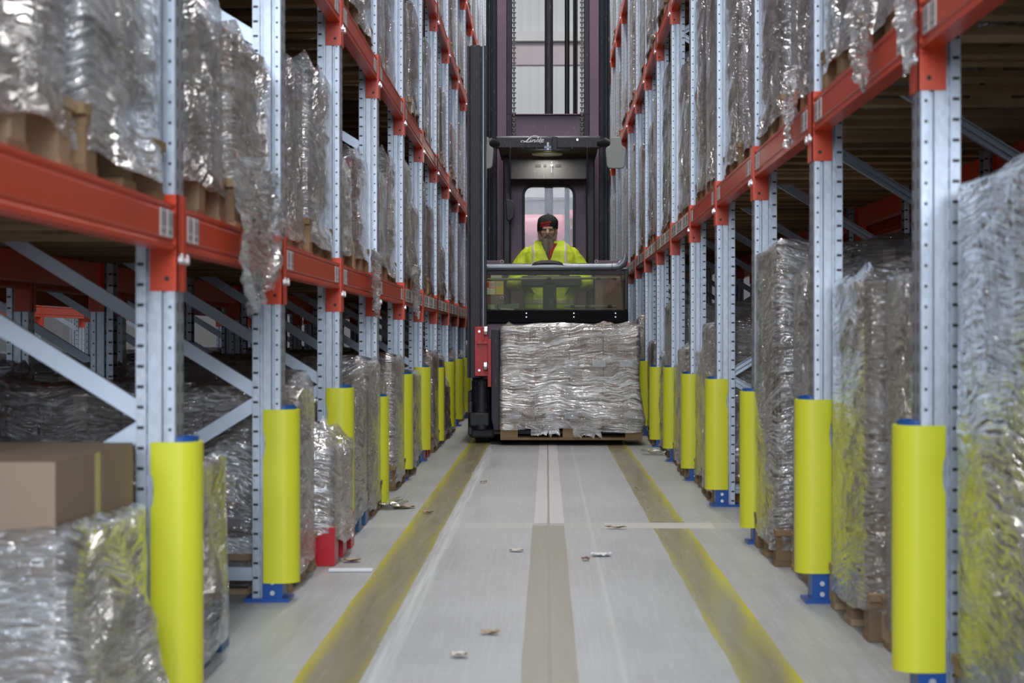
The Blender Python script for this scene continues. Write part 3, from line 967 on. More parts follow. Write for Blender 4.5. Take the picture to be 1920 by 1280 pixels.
for sd in 'LR':
    word, sg, rz = SIDES[sd]
    for li in range(0, len(LEVELS[sd]) + 1):
        for b in range(0, NF):
            for h in (0, 1):
                idx = b * 2 + h
                if li <= 1:
                    key = PLAN[(sd, li)][idx]
                else:
                    if li == 2 and b < (2 if sd == 'L' else 4) - 1 or li == 3 and b < 4 or li == 4 and b < 6:
                        continue
                    key = rnd.choice(pool2 if sd == 'R' else ['low_a', 'low_b', 'low_d', 'mid_c'] if li >= 3 else pool2[:4] + pool2[5:7])
                if key is None:
                    continue
                y = DK(b) + PITCH / 2 + (-.435 if h == 0 else .435) + rnd.uniform(-.012, .012)
                z = 0.001 if li == 0 else LEVELS[sd][li - 1] + .2105
                edge = .935 if li else (.905 + rnd.uniform(-.01, .03))
                if sd == 'L' and li == 0:
                    edge = {1: .955, 2: .93, 4: .90, 5: .835, 6: .87, 7: .875}.get(idx, .90 + rnd.uniform(-.03, .03))
                if sd == 'R' and li == 0:
                    edge = {0: .97, 1: .97, 2: .98, 3: .95, 4: .95, 5: .90, 8: .9}.get(idx, .90 + rnd.uniform(-.02, .03))
                if li:
                    edge += rnd.uniform(-.02, .015)
                x = sg * (edge + .6)
                PLACED[(sd, li, b, h)] = put_load(key, x, y, z, rz, '%s, %s' % (KINDS[key][1], spot(sd, li, b, h)))
# back-to-back rows
for sd in 'LR':
    word, sg, rz = SIDES[sd]
    for li in (0, 1, 2):
        for b in range(2, 10):
            for h in (0, 1):
                key = rnd.choice(['floor_dark', 'low_c', 'floor_dark', 'floor_brown'] if (li == 0 and sd == 'L') else ['mid_c', 'mid_a', 'tall_b'] if li == 0 else ['mid_c', 'mid_a', 'mid_d'])
                if li == 2 and b < 3:
                    continue
                y = DK(b) + PITCH / 2 + (-.435 if h == 0 else .435)
                z = 0.001 if li == 0 else LEVELS[sd][li - 1] + .2105
                x = sg * (XB + .55)
                put_load(key, x, y, z, rz, '%s, row behind %s rack, %s, just %s %s post' % (KINDS[key][1].replace('film-wrapped', 'wrapped').replace('stack of ', ''), word, ('floor' if li == 0 else LNAME[li - 1] + ' level'), ('past', 'before')[h], nth(b + (0 if h == 0 else 1))))

# loose film ends, stickers and papers that belong to single loads
def on_load(mb, name, mat, load, **kw):
    q = Matrix.Rotation(-load.rotation_euler[2], 3, 'Z')
    L = Vector(load.location)
    mb.v = [tuple(q @ (Vector(v) - L)) for v in mb.v]
    return mb.build(name, mat, load, **kw)
def tail(load, x, y0, y1, z0, z1, sg, seed, amp=.03):
    m = MB()
    nu, nv = 26, 30
    rows = []
    for j in range(nv + 1):
        v = j / nv
        row = []
        for i in range(nu + 1):
            u = i / nu
            cu = (u - .5) * (1 - .55 * v ** 2 * (1 + .6 * noise.noise((seed, v * 3, 0))))
            y = (y0 + y1) / 2 + cu * (y1 - y0)
            zend = z0 + (z1 - z0) * .30 * noise.noise((u * 4 + seed, 1.7, 2.2))
            z = z1 + (zend - z1) * v
            d = amp * (.5 + noise.noise((u * 9 + seed, v * 3, 1)) * .8 + .5 * noise.noise((u * 20, v * 12 + seed, 4)))
            row.append((x - sg * abs(d), y, z))
        rows.append(row)
    m.grid(rows)
    return on_load(m, 'loose_film_tail', M['film_dense'], load, smooth=True)
tail(PLACED[('L', 1, 1, 1)], -.885, 5.45, 6.55, 1.03, 1.42, -1, 3.0, .05)
tail(PLACED[('R', 1, 0, 1)], .885, 4.70, 4.93, 1.56, 1.86, 1, 9.0, .035)
tail(PLACED[('R', 1, 1, 0)], .885, 5.35, 5.75, 1.60, 1.86, 1, 14.0, .03)
tail(PLACED[('R', 1, 2, 0)], .885, 7.00, 7.30, 1.58, 1.86, 1, 21.0, .03)
tail(PLACED[('L', 1, 3, 1)], -.885, 9.9, 10.4, 1.05, 1.34, -1, 31.0, .03)
tail(PLACED[('L', 1, 5, 0)], -.885, 12.9, 13.5, 1.04, 1.38, -1, 41.0, .04)
ld = PLACED[('L', 0, 2, 0)]
yb = ld.location[1] - .395 - .003
on_load(MB().box(-1.12, -1.02, yb - .003, yb, .145, .20), 'paper_label', M['paper'], ld)
ld = PLACED[('L', 0, 1, 0)]
yb = ld.location[1] - .392 - .003
on_load(MB().box(-1.035, -.985, yb - .003, yb, .44, .50), 'green_sticker', M['green'], ld)
ld = PLACED[('R', 0, 0, 1)]
xb = ld.location[0] - .592
on_load(MB().box(xb - .003, xb, 4.18, 4.40, .90, 1.13), 'paper_label', plain('lavender_paper', (.55, .54, .68), .5), ld)

# ------------------------------------------------------------ the turret truck
F_ = 3733.0
def PX(x, d): return (x - 1025.0) * d / F_
def PZ(y, d): return 0.9 + (633.0 - y) * d / F_

def m_truck(name, col, rough=0.4, dust=0.25, spec=0.4):
    t = NT(name)
    p = t.obj()
    n = t.noise(p, 3.0, 5.0, 0.6)
    sc = t.noise(t.mapp(p, (30, 30, 6)), 2.0, 3.0)
    c = t.mix(t.math('MULTIPLY', n, dust), col, (0.26, 0.20, 0.24))
    c = t.mix(t.math('MULTIPLY', t.rmp(sc, 0.62, 0.72), 0.25), c, (0.4, 0.38, 0.38))
    return t.fin(t.bsdf(c, t.math('MULTIPLY_ADD', n, 0.2, rough - 0.1), Specular_IOR_Level=spec))
M['plum'] = m_truck('plum_grey_paint', (0.19, 0.105, 0.165), 0.42)
M['charcoal'] = m_truck('charcoal_paint', (0.045, 0.044, 0.052), 0.5, 0.10, 0.3)
M['railblack'] = m_truck('greasy_black_rail', (0.006, 0.009, 0.016), 0.45, 0.03, 0.3)
M['rubber'] = plain('black_rubber', (0.012, 0.012, 0.013), 0.5)
M['truck_red'] = m_truck('truck_red_paint', (0.66, 0.030, 0.028), 0.38, 0.16)
M['hood_hazed'] = plain('hazed_red_hood', (0.80, 0.26, 0.34), 0.45, var=0.05, nscale=2)  # red hood with the window's reflected haze painted into its colour
M['hood_red'] = plain('deep_red_hood', (0.52, 0.025, 0.07), 0.4)
M['chainmat'] = plain('oiled_chain_steel', (0.10, 0.095, 0.08), 0.45, 0.4)
M['chrome'] = plain('bright_steel', (0.62, 0.63, 0.66), 0.22, 0.9)
M['tube'] = plain('grey_handrail', (0.20, 0.22, 0.25), 0.28, 0.3)
M['rail_tan'] = plain('tan_grip_tube', (0.36, 0.33, 0.28), 0.4)
M['mirror_back'] = plain('grey_mirror_shell', (0.36, 0.37, 0.36), 0.6)
M['lamp_disc'] = plain('milky_lamp_glass', (0.62, 0.66, 0.36), 0.35)
M['white'] = plain('white_letters', (0.82, 0.83, 0.85), 0.4)
M['roofin'] = plain('olive_headliner', (0.05, 0.058, 0.02), 0.7)
M['grey_panel'] = m_truck('dark_grey_panel', (0.062, 0.062, 0.062), 0.55, 0.15)
def m_glass(name, tint, milk, refl=1.6):
    t = NT(name)
    p = t.obj()
    tr = t.n('BsdfTransparent', {0: tint}).outputs[0]
    gl = t.n('BsdfGlossy', {'Color': (1, 1, 1), 'Roughness': 0.03}).outputs[0]
    fr = t.n('Fresnel', {'IOR': 1.45}).outputs[0]
    df = t.n('BsdfDiffuse', {0: (0.8, 0.8, 0.8)}).outputs[0]
    sc = t.rmp(t.noise(t.mapp(p, (5, 5, 9)), 3.0, 5.0, 0.7), 0.45, 0.9)
    b = t.n('MixShader', {0: t.math('MULTIPLY_ADD', sc, milk, milk * 0.4), 1: tr, 2: df}).outputs[0]
    return t.fin(t.n('MixShader', {0: t.math('MULTIPLY', fr, refl, clamp=True), 1: b, 2: gl}).outputs[0])
M['windshield'] = m_glass('scratched_windshield', (0.90, 0.92, 0.74), 0.006)
M['window'] = m_glass('cab_rear_glass', (0.93, 0.90, 0.92), 0.03, 0.22)

Y0 = 17.60
truck = empty('warehouse_truck', (0, Y0, 0))
tag(truck, 'dark high-reach warehouse truck with tall mast and operator cab, facing down the aisle', 'forklift')
def tb(mb, name, mat, parent=truck, bevel=0.004, label=None, **kw):
    mb.v = [(x, y - Y0, z) for x, y, z in mb.v]
    o = mb.build(name, mat, parent, bevel=bevel, **kw)
    if label: o['label'] = label
    return o

# main mast: nested rails, chains, lift cylinder, hoses, crossmembers
MT = 6.3
for s in (-1, 1):
    m = MB()
    a, b = sorted((s * 0.60 + .012, s * 0.495 + .012))
    m.box(a, b, 19.42, 19.46, 0.10, MT)
    e = s * 0.60 + .012
    m.box(*sorted((e, e - s * .02)), 19.28, 19.62, 0.10, MT)
    m.box(*sorted((e - s * .045, e - s * .06)), 19.36, 19.42, 0.10, MT)
    m.box(a, b, 19.60, 19.64, 0.10, MT)
    tb(m, 'outer_mast_rail', M['railblack'])
    m = MB()
    a, b = sorted((s * 0.492 + .012, s * 0.40 + .012))
    m.box(a, b, 19.22, 19.40, 0.2, MT - .05)
    tb(m, 'middle_mast_rail', M['plum'])
    m = MB()
    a, b = sorted((s * 0.398 + .012, s * 0.350 + .012))
    m.box(a, b, 19.30, 19.50, 0.25, MT - .1)
    tb(m, 'inner_mast_rail', M['charcoal'])
    # chain: alternate plates
    m = MB()
    cx = s * 0.329 + .012
    n = 140
    for i in range(n):
        z = 2.80 + i * (MT - 2.9) / n
        w = 0.019 if i % 2 else 0.009
        m.box(cx - w, cx + w, 19.27, 19.30, z, z + (0.015 if i % 2 else 0.0245))
    tb(m, 'lift_chain', M['chainmat'], bevel=0)
m = MB().cyl(0.021, 19.45, 0.3, MT - .2, 0.041, 20)
tb(m, 'lift_cylinder', M['charcoal'], bevel=0, smooth=True)
m = MB().cyl(0.199, 19.42, 0.4, MT - .2, 0.0235, 14)
tb(m, 'hydraulic_hose', M['rubber'], bevel=0, smooth=True)
for dx, r in ((0.268, .012), (0.289, .012)):
    tb(MB().cyl(dx, 19.40, 0.4, MT - .2, r, 10), 'hydraulic_hose', M['rubber'], bevel=0, smooth=True)
for z0, z1 in ((2.78, 3.07), (5.6, 5.8)):
    m = MB().box(-.385, .41, 19.36, 19.40, z0, z1).box(-.385, .41, 19.30, 19.40, z1 - .012, z1).box(-.385, .41, 19.30, 19.40, z0, z0 + .012)
    tb(m, 'mast_crossmember', M['plum'])

# chassis and power unit behind the mast
m = MB().box(-.64, .66, 19.66, 22.4, 0.07, 0.62)
m.box(-.62, .64, 19.9, 22.35, 0.62, 1.15)
tb(m, 'chassis', M['charcoal'], bevel=.03)
prof = [(20.55, 1.15), (20.55, 1.98), (20.65, 2.12), (20.85, 2.19), (22.1, 2.12), (22.3, 1.9), (22.35, 1.15)]
tb(MB().prism(prof, 'x', -.62, .20), 'hood', M['hood_hazed'], bevel=.04, label='red engine hood, paled by painted window haze')
m = MB().prism([(y, z + (.05 if z > 1.2 else 0)) for y, z in prof], 'x', .203, .64)
tb(m, 'hood_unhazed', M['hood_red'], bevel=.04, label='deep red side of the engine hood, without the haze')  # rest of the same hood, coloured without the painted haze
tb(MB().bar((.05, 20.53, 1.80), (.42, 20.53, 2.22), .006, .028, up=(0, 1, 0)), 'hood_trim', M['white'], bevel=0, label='white diagonal trim strip')
tb(MB().box(.213, .272, 20.53, 20.545, 2.03, 2.13), 'warning_label', plain('orange_label', (.75, .45, .3), .5), bevel=0)
for x in (-.50, .50):
    for y in (21.9,):
        tb(MB().tube([(x - .08, y, .165), (x + .08, y, .165)], .165, 28), 'drive_wheel', M['rubber'], bevel=.01)

# front chassis with load wheels
m = MB().box(-.66, .70, 17.25, 19.3, 0.06, 0.235)
tb(m, 'front_chassis', M['charcoal'], bevel=.01)
for s in (-1, 1):
    x = s * .57 + .02
    m = MB().box(x - .11, x + .11, 16.98, 17.5, .045, .25)
    tb(m, 'wheel_arm', M['charcoal'], bevel=.02)
    tb(MB().tube([(x - .06, 17.12, .13), (x + .06, 17.12, .13)], .128, 28), 'load_wheel', M['rubber'], bevel=.008)
m = MB().box(-.10, .13, 17.1, 17.25, .05, .16)
tb(m, 'guide_sensor', M['rubber'], bevel=.01)

# cab: floor, front apron, black band, side sills
tb(MB().box(-.66, .70, 17.62, 18.98, .24, .29), 'cab_floor', M['charcoal'])
tb(MB().box(-.655, .715, 17.60, 17.66, .29, 1.03), 'front_apron', M['plum'], bevel=.012)
m = MB().box(-.66, .72, 17.575, 17.70, 1.03, 1.145)
band = tb(m, 'front_band', plain('matt_black_band', (.005, .005, .006), .7, Specular_IOR_Level=.15), bevel=.008)
for x in (987, 1076, 1154):
    for y in (587, 594):
        tb(MB().tube([(PX(x, 17.57), 17.576, PZ(y, 17.57)), (PX(x, 17.57), 17.570, PZ(y, 17.57))], .006, 8), 'rivet', M['bolt'], band, bevel=0)
for s, x0, x1 in ((-1, -.66, -.625), (1, .685, .72)):
    tb(MB().box(x0, x1, 17.585, 17.64, 1.145, 1.50), 'windshield_post', M['rubber'], bevel=.006)
    tb(MB().box(x0, x1, 17.64, 18.95, .29, 1.10), 'cab_side_wall', M['plum'], bevel=.004)
tb(MB().box(-.66, .72, 17.59, 17.63, 1.455, 1.492), 'windshield_top_strip', M['rubber'], bevel=.004)
tb(MB().box(-.625, .685, 17.602, 17.609, 1.145, 1.455), 'windshield', M['windshield'], bevel=0)
# padded top rail with raised horn at its end
pts = [(-.66, 17.60, 1.522), (.60, 17.60, 1.527), (.64, 17.60, 1.535), (.672, 17.60, 1.56), (.69, 17.60, 1.60), (.695, 17.60, 1.645)]
hr = tb(MB().tube(pts, [.033, .033, .034, .034, .026, .014], 20), 'handrail', M['tube'], bevel=0, smooth=True)
tb(MB().tube([(-.585, 17.6, 1.522), (-.580, 17.6, 1.522)], .0345, 20), 'rail_joint', M['rubber'], hr, bevel=0)
tb(MB().tube([(.635 - .06, 17.6, 1.527), (.640 - .06, 17.6, 1.527)], .0350, 20), 'rail_joint', M['rubber'], hr, bevel=0)
m = MB()
rows = []
for i in range(13):
    a = -1 + 2 * i / 12
    hh = 0.038 * (1 - a * a) ** .6 + .002
    rows.append([(.01 + a * .14, 17.60 + y, 1.527 + (.020 + hh) * zz) for y, zz in ((-.034, .55), (-.02, .95), (0, 1.0), (.02, .95), (.034, .55), (0, .3))])
m.grid(rows, closed=True)
tb(m, 'rail_pad', M['rubber'], hr, bevel=0, smooth=True)
m = MB().box(.66, .72, 17.60, 17.98, 1.50, 1.525)
tb(m, 'side_armrest', M['tube'], bevel=.01)

# things behind the glass
m = MB().box(PX(1018, 17.8), PX(1043, 17.8), 17.78, 17.86, .29, 1.40)
tb(m, 'console_post', M['charcoal'], bevel=.008)
m = MB().box(PX(978, 17.85), PX(1090, 17.85), 17.78, 18.02, 1.355, 1.455)
cons = tb(m, 'control_console', M['grey_panel'], bevel=.02)
for x in (-.13, .16):
    tb(MB().box(x - .04, x + .04, 17.80, 17.87, 1.456, 1.462), 'display', M['tube'], cons, bevel=0)
tr_ = MB().tube([(-.60, 17.66, 1.415), (.65, 17.66, 1.43)], .0105, 12)
tube1 = tb(tr_, 'grip_rail', M['rail_tan'], bevel=0, smooth=True)
for x in (.02, .46, .60):
    tb(MB().tube([(x - .02, 17.66, 1.4225), (x + .02, 17.66, 1.4225)], .0135, 12), 'rail_clamp', M['rubber'], tube1, bevel=0)
t2 = tb(MB().tube([(.16, 17.68, 1.178), (.62, 17.68, 1.178)], .011, 12), 'lower_rail', M['rail_tan'], bevel=0, smooth=True)
for x in (.23, .36, .56):
    tb(MB().tube([(x - .02, 17.68, 1.178), (x + .02, 17.68, 1.178)], .014, 12), 'rail_clamp', M['rubber'], t2, bevel=0)
tb(MB().box(-.60, .66, 17.66, 17.80, 1.12, 1.15), 'front_shelf', M['charcoal'], bevel=.004)
tb(MB().box(-.44, -.235, 17.68, 17.76, 1.15, 1.200), 'storage_tray', plain('blue_grey_tray', (.09, .12, .14), .35), bevel=.01)
tb(MB().box(-.525, -.455, 17.68, 17.74, 1.15, 1.195), 'parts_box', plain('pale_blue_box', (.35, .45, .52), .3), bevel=.006)
tb(MB().tube([(-.41, 17.66, 1.155), (-.29, 17.66, 1.150)], .006, 8), 'marker_pen', M['white'], bevel=0)
# side panels seen beside the operator
for s, x0, x1, zt in ((-1, -.60, -.385, 1.60), (1, .435, .70, 1.60)):
    pn = tb(MB().box(x0, x1, 18.02, 18.06, .30, zt), 'side_panel', M['plum'], bevel=.006)
    hx = -.405 if s < 0 else .447
    for hz in (PZ(490, 18.0), PZ(558, 18.0)):
        if s > 0 and hz < 1.4: continue
        tb(MB().tube([(hx, 18.018, hz), (hx, 18.012, hz)], .016, 16), 'ring_bolt', plain('pale_ring', (.75, .6, .55), .4), pn, bevel=0)
        tb(MB().tube([(hx, 18.0125, hz), (hx, 18.008, hz)], .009, 16), 'ring_bolt_hole', M['rubber'], pn, bevel=0)
    if s < 0:
        tb(MB().box(-.505, -.405, 18.014, 18.018, PZ(521, 18), PZ(513, 18)), 'rating_label', M['paper'], pn, bevel=0)
        rl = tb(MB().box(-.54, -.465, 18.014, 18.018, PZ(552, 18), PZ(527, 18)), 'instruction_label', M['paper'], pn, bevel=0)
        M['lab_red'] = plain('label_red', (.7, .03, .04), .4)
        mm = MB().box(-.54, -.522, 18.0125, 18.0138, PZ(539, 18), PZ(528, 18))
        for q in range(4):
            mm.box(-.518, -.470, 18.0125, 18.0138, PZ(530 + q * 3, 18) - .004, PZ(530 + q * 3, 18))
        pn2 = mm
        pn2.v = [(x, y - Y0, z) for x, y, z in pn2.v]
        pn2.build('label_print', M['lab_red'], pn)
        tb(MB().box(-.460, -.392, 18.014, 18.018, PZ(552, 18), PZ(527, 18)), 'safety_label', plain('label_yellow', (.80, .58, .03), .4), pn, bevel=0)
        tb(MB().tube([(-.432, 18.0138, PZ(533, 18)), (-.432, 18.0125, PZ(533, 18))], .016, 16), 'label_symbol', plain('label_blue', (.35, .5, .75), .4), pn, bevel=0)

# rear wall of the cab with its rounded window
def rounded(x0, x1, z0, z1, r, n=6, low=True):
    pts = []
    for cx, cz, a0 in ((x1 - r, z1 - r, 0), (x0 + r, z1 - r, PI / 2), (x0 + r, z0 + r, PI), (x1 - r, z0 + r, 3 * PI / 2)):
        for i in range(n + 1):
            a = a0 + PI / 2 * i / n
            pts.append((cx + r * math.cos(a), cz + r * math.sin(a)))
    return pts
def frame_ring(inner, outer, y0, y1):
    n = len(inner)
    m = MB()
    vs = [(x, y0, z) for x, z in inner] + [(x, y0, z) for x, z in outer] + [(x, y1, z) for x, z in inner] + [(x, y1, z) for x, z in outer]
    fs = []
    for i in range(n):
        j = (i + 1) % n
        fs += [(i, j, n + j, n + i), (2 * n + i, 3 * n + i, 3 * n + j, 2 * n + j), (i, 2 * n + i, 2 * n + j, j), (n + i, n + j, 3 * n + j, 3 * n + i)]
    return m.add(vs, fs)
D = 18.9
wx0, wx1, wz0, wz1 = PX(984, D), PX(1074, D), 1.42, PZ(351, D)
win = rounded(wx0, wx1, wz0, wz1, .075)
gas = rounded(wx0 - .026, wx1 + .026, wz0 - .026, wz1 + .026, .10)
X_0, X_1, Z_0, Z_1 = PX(957, D), PX(1101, D), .29, 2.47
def to_rect(pts):
    out = []
    cx, cz = (wx0 + wx1) / 2, (wz0 + wz1) / 2
    n = len(pts)
    for i, (x, z) in enumerate(pts):
        q = i // (n // 4)
        k = (i % (n // 4)) / (n // 4 - 1)
        cor = [(X_1, Z_1), (X_0, Z_1), (X_0, Z_0), (X_1, Z_0)][q]
        if q == 0: e = (X_1, z + (Z_1 - z) * 0) if k < .34 else (cor if k < .67 else (x, Z_1))
        if q == 1: e = (x, Z_1) if k < .34 else (cor if k < .67 else (X_0, z))
        if q == 2: e = (X_0, z) if k < .34 else (cor if k < .67 else (x, Z_0))
        if q == 3: e = (x, Z_0) if k < .34 else (cor if k < .67 else (X_1, z))
        out.append(e)
    return out
tb(frame_ring(gas, to_rect(gas), D, D + .03), 'cab_rear_wall', M['plum'], bevel=0)
tb(frame_ring(win, gas, D - .012, D + .02), 'window_gasket', M['rubber'], bevel=.003)
tb(MB().prism([(x, z) for x, z in win], 'y', D + .004, D + .009), 'rear_window', M['window'], bevel=0)
for s, x0, x1 in ((-1, PX(944, 18.6), PX(957, 18.6)), (1, PX(1100, 18.6), PX(1114, 18.6))):
    tb(MB().box(x0, x1, 18.45, 18.95, .29, 2.60), 'cab_pillar', M['rubber'], bevel=.012)
    xc = (x0 + x1) / 2 - s * .03
    if s < 0:
        m = MB()
        m.prism([(x1 - .01, 1.98), (x1 + .035, 2.01), (x1 + .045, 2.12), (x1 + .02, 2.17), (x1 - .03, 2.18), (x1 - .05, 2.4), (x1 - .03, 2.0)], 'y', 18.40, 18.46)
        tb(m, 'belt_reel', M['rubber'], bevel=.006)
# header panel with switches and key
m = MB().box(PX(957, 18.35), PX(1100, 18.35), 18.35, 18.42, PZ(336, 18.35), PZ(297, 18.35))
hd = tb(m, 'header_panel', M['grey_panel'], bevel=.006)
for x0, x1 in ((1004, 1014), (1041, 1051)):
    tb(MB().box(PX(x0, 18.34), PX(x1, 18.34), 18.345, 18.352, PZ(313, 18.34), PZ(308, 18.34)), 'switch_slot', M['rubber'], hd, bevel=0)
tb(MB().tube([(PX(1022, 18.34), 18.352, PZ(310, 18.34)), (PX(1022, 18.34), 18.343, PZ(310, 18.34))], .014, 14), 'round_socket', M['rubber'], hd, bevel=0)
tb(MB().tube([(PX(1034.5, 18.33), 18.352, PZ(310, 18.33)), (PX(1034.5, 18.33), 18.33, PZ(310, 18.33))], .011, 12).box(PX(1034, 18.33) - .002, PX(1034, 18.33) + .003, 18.332, 18.335, PZ(324, 18.33), PZ(311, 18.33)), 'ignition_key', M['tube'], hd, bevel=0)
tb(MB().tube([(PX(1034.5, 18.33), 18.352, PZ(304, 18.33)), (PX(1034.5, 18.33), 18.345, PZ(304, 18.33))], .007, 10), 'key_lock', M['tube'], hd, bevel=0)
# overhead guard
RX0, RX1 = PX(930, 17.7), PX(1126, 17.7)
rf = MB().prism([(17.70, PZ(277, 17.7)), (17.70, PZ(258, 17.7)), (17.73, PZ(254.5, 17.7)), (19.0, PZ(252, 17.7)), (19.0, PZ(262, 17.7)), (17.78, PZ(262, 17.7)), (17.76, PZ(278, 17.7))], 'x', RX0, RX1)
roof = tb(rf, 'overhead_guard', M['charcoal'], bevel=.006, label='dark overhead guard with white script lettering')
tb(MB().box(RX0 + .02, RX1 - .02, 17.76, 18.98, 2.590, 2.600), 'headliner', M['roofin'], roof, bevel=0)
for x in (957, 980, 1006, 1073, 1101):
    xx = PX(x, 17.7)
    tb(MB().box(xx - .006, xx + .006, 17.685, 17.70, PZ(279, 17.7), PZ(266, 17.7)), 'guard_rib', M['grey_panel'], roof, bevel=.002)
lampc = (PX(1026, 18.25), 18.25, 2.585)
m = MB()
rows = []
for r_, dz in ((.143, .004), (.140, -.008), (.10, -.014), (.05, -.017), (.002, -.018)):
    rows.append([(lampc[0] + r_ * math.cos(a), lampc[1] + r_ * 1.25 * math.sin(a), lampc[2] + dz) for a in [2 * PI * i / 32 for i in range(32)]])
m.grid(rows, closed=True)
tb(m, 'cab_lamp', M['lamp_disc'], roof, bevel=0, smooth=True, label='round pale green cab ceiling lamp')
tb(MB().box(PX(1035, 17.68), PX(1045, 17.68), 17.67, 17.70, PZ(283, 17.68), PZ(256, 17.68)), 'camera_unit', M['rubber'], roof, bevel=.004)
tb(MB().tube([(PX(1082.5, 17.69), 17.70, PZ(262, 17.7)), (PX(1082.5, 17.69), 17.694, PZ(262, 17.7))], .009, 12), 'guard_bolt', M['chrome'], roof, bevel=0)
fl = tb(MB().box(PX(1020.5, 17.66), PX(1033.5, 17.66), 17.655, 17.668, PZ(281.5, 17.66), PZ(273, 17.66)), 'hanging_tag', M['blue'], roof, bevel=0, label='blue tag with a pale cross')
tb(MB().box(PX(1025.5, 17.65), PX(1029, 17.65), 17.650, 17.6545, PZ(281.5, 17.66), PZ(267, 17.66)).box(PX(1020.5, 17.65), PX(1033.5, 17.65), 17.650, 17.6545, PZ(277, 17.66), PZ(275.5, 17.66)), 'tag_cross', M['white'], fl, bevel=0)
cabl = area('cab_fill_light', (lampc[0], lampc[1] - .06, 2.562), (math.radians(-8), 0, 0), .22, .22, 4.6, (1.0, .98, .88))  # added fill light under the lamp disc, brightens the operator
cabl.data.shape = 'DISK'
# struts between guard and cab
for x in (955.5, 1101.5):
    tb(MB().bar((PX(x, 17.75), 17.76, 2.60), (PX(x, 18.3), 18.36, 2.20), .012, .020), 'guard_strut', M['grey_panel'], bevel=.003)

# the script lettering on the guard, drawn as strokes of varying width
def stroke(mb, pts, ws, y, n=6):
    # Catmull-Rom through pts, ribbon of widths ws, 4 mm thick
    P = [Vector((p[0], p[1])) for p in pts]
    out = []
    for i in range(len(P) - 1):
        p0 = P[max(i - 1, 0)]; p1 = P[i]; p2 = P[i + 1]; p3 = P[min(i + 2, len(P) - 1)]
        for k in range(n):
            t = k / n
            q = 0.5 * ((2 * p1) + (p2 - p0) * t + (2 * p0 - 5 * p1 + 4 * p2 - p3) * t * t + (3 * p1 - p0 - 3 * p2 + p3) * t ** 3)
            out.append((q, ws[i] + (ws[i + 1] - ws[i]) * t))
    out.append((P[-1], ws[-1]))
    rows = []
    for i, (q, w) in enumerate(out):
        d = (out[min(i + 1, len(out) - 1)][0] - out[max(i - 1, 0)][0])
        d = d.normalized() if d.length > 1e-6 else Vector((1, 0))
        nn = Vector((-d.y, d.x)) * w / 2
        y2 = y - i * 3e-5 - STK[0] * .0004
        rows.append([(q.x + nn.x, y2, q.y + nn.y), (q.x - nn.x, y2, q.y - nn.y), (q.x - nn.x, y + .004, q.y - nn.y), (q.x + nn.x, y + .004, q.y + nn.y)])
    mb.grid(rows, closed=True)
    k = len(rows)
def LP(u, v):  # zoomed logo pixels -> metres (19.2 px per photo px)
    return (PX(960 + u / 19.2, 17.69), PZ(250 + v / 19.2, 17.69))
lg = MB()
STK = [0]
def ls(pts, ws):
    STK[0] += 1
    stroke(lg, [LP(*p) for p in pts], [w / 19.2 * 17.69 / F_ for w in ws], 17.6935)
ls([(930, 185), (945, 140), (900, 100), (800, 85), (700, 120), (620, 180), (550, 250), (480, 300), (380, 318), (325, 300), (340, 265), (400, 262), (480, 295), (560, 315), (620, 305), (660, 270)], [45, 48, 30, 26, 34, 52, 56, 34, 26, 24, 22, 24, 30, 34, 26, 20])
ls([(690, 225), (655, 270), (640, 310), (690, 300), (730, 260), (760, 225)], [34, 36, 34, 20, 18, 30])
ls([(695, 175), (712, 188)], [30, 30])
ls([(765, 225), (735, 270), (715, 318)], [34, 36, 34])
ls([(735, 270), (790, 235), (830, 235), (815, 280), (800, 312), (850, 300), (885, 265)], [20, 26, 32, 34, 32, 20, 18])
ls([(975, 235), (920, 230), (885, 265), (890, 305), (935, 300), (985, 255)], [26, 28, 32, 32, 26, 20])
ls([(1050, 165), (1015, 220), (985, 270), (980, 312), (1025, 305)], [36, 34, 32, 30, 20])
ls([(1030, 280), (1100, 262), (1140, 232), (1110, 215), (1060, 240), (1045, 290), (1080, 318), (1150, 300)], [20, 24, 28, 26, 30, 32, 28, 18])
ls([(1010, 350), (1040, 352)], [22, 22])
tb(lg, 'guard_lettering', M['white'], roof, bevel=0)

# mirrors
for s in (-1, 1):
    cx = (PX(1154.5, 17.6)) if s > 0 else -PX(1154.5, 17.6) + .052
    w, zt, zb = .090, 2.672, 2.392
    pts = []
    def arc(ax, az, r, a0, a1, n=5):
        for i in range(n + 1):
            a = a0 + (a1 - a0) * i / n
            pts.append((ax + r * math.cos(a), az + r * math.sin(a)))
    arc(cx + .05 - .02, zt - .02, .02, 0, PI / 2)
    arc(cx - .05 + .02, zt - .02, .02, PI / 2, PI)
    pts.append((cx - .05, zt - .06))
    arc(cx - w + .03, zt - .115, .03, PI / 2, PI)
    arc(cx - w + .045, zb + .035, .035, PI, 3 * PI / 2)
    arc(cx + w - .045, zb + .035, .035, -PI / 2, 0)
    arc(cx + w - .03, zt - .115, .03, 0, PI / 2)
    pts.append((cx + .05, zt - .06))
    mo = tb(MB().prism(pts, 'y', 17.57, 17.61), 'mirror', M['mirror_back'], bevel=.008, label='grey wing mirror shell')
    tb(MB().prism([(cx + (x - cx) * .93, (zt + zb) / 2 + (z - (zt + zb) / 2) * .95) for x, z in pts], 'y', 17.6105, 17.616), 'mirror_rim', M['rubber'], mo, bevel=.002)
    xi = RX1 if s > 0 else RX0
    tb(MB().tube([(xi - s * .02, 17.72, 2.62), (xi + s * .05, 17.68, 2.635), (cx - s * .03, 17.64, 2.62)], [.03, .042, .022], 14), 'mirror_arm', M['rubber'], bevel=0, smooth=True)

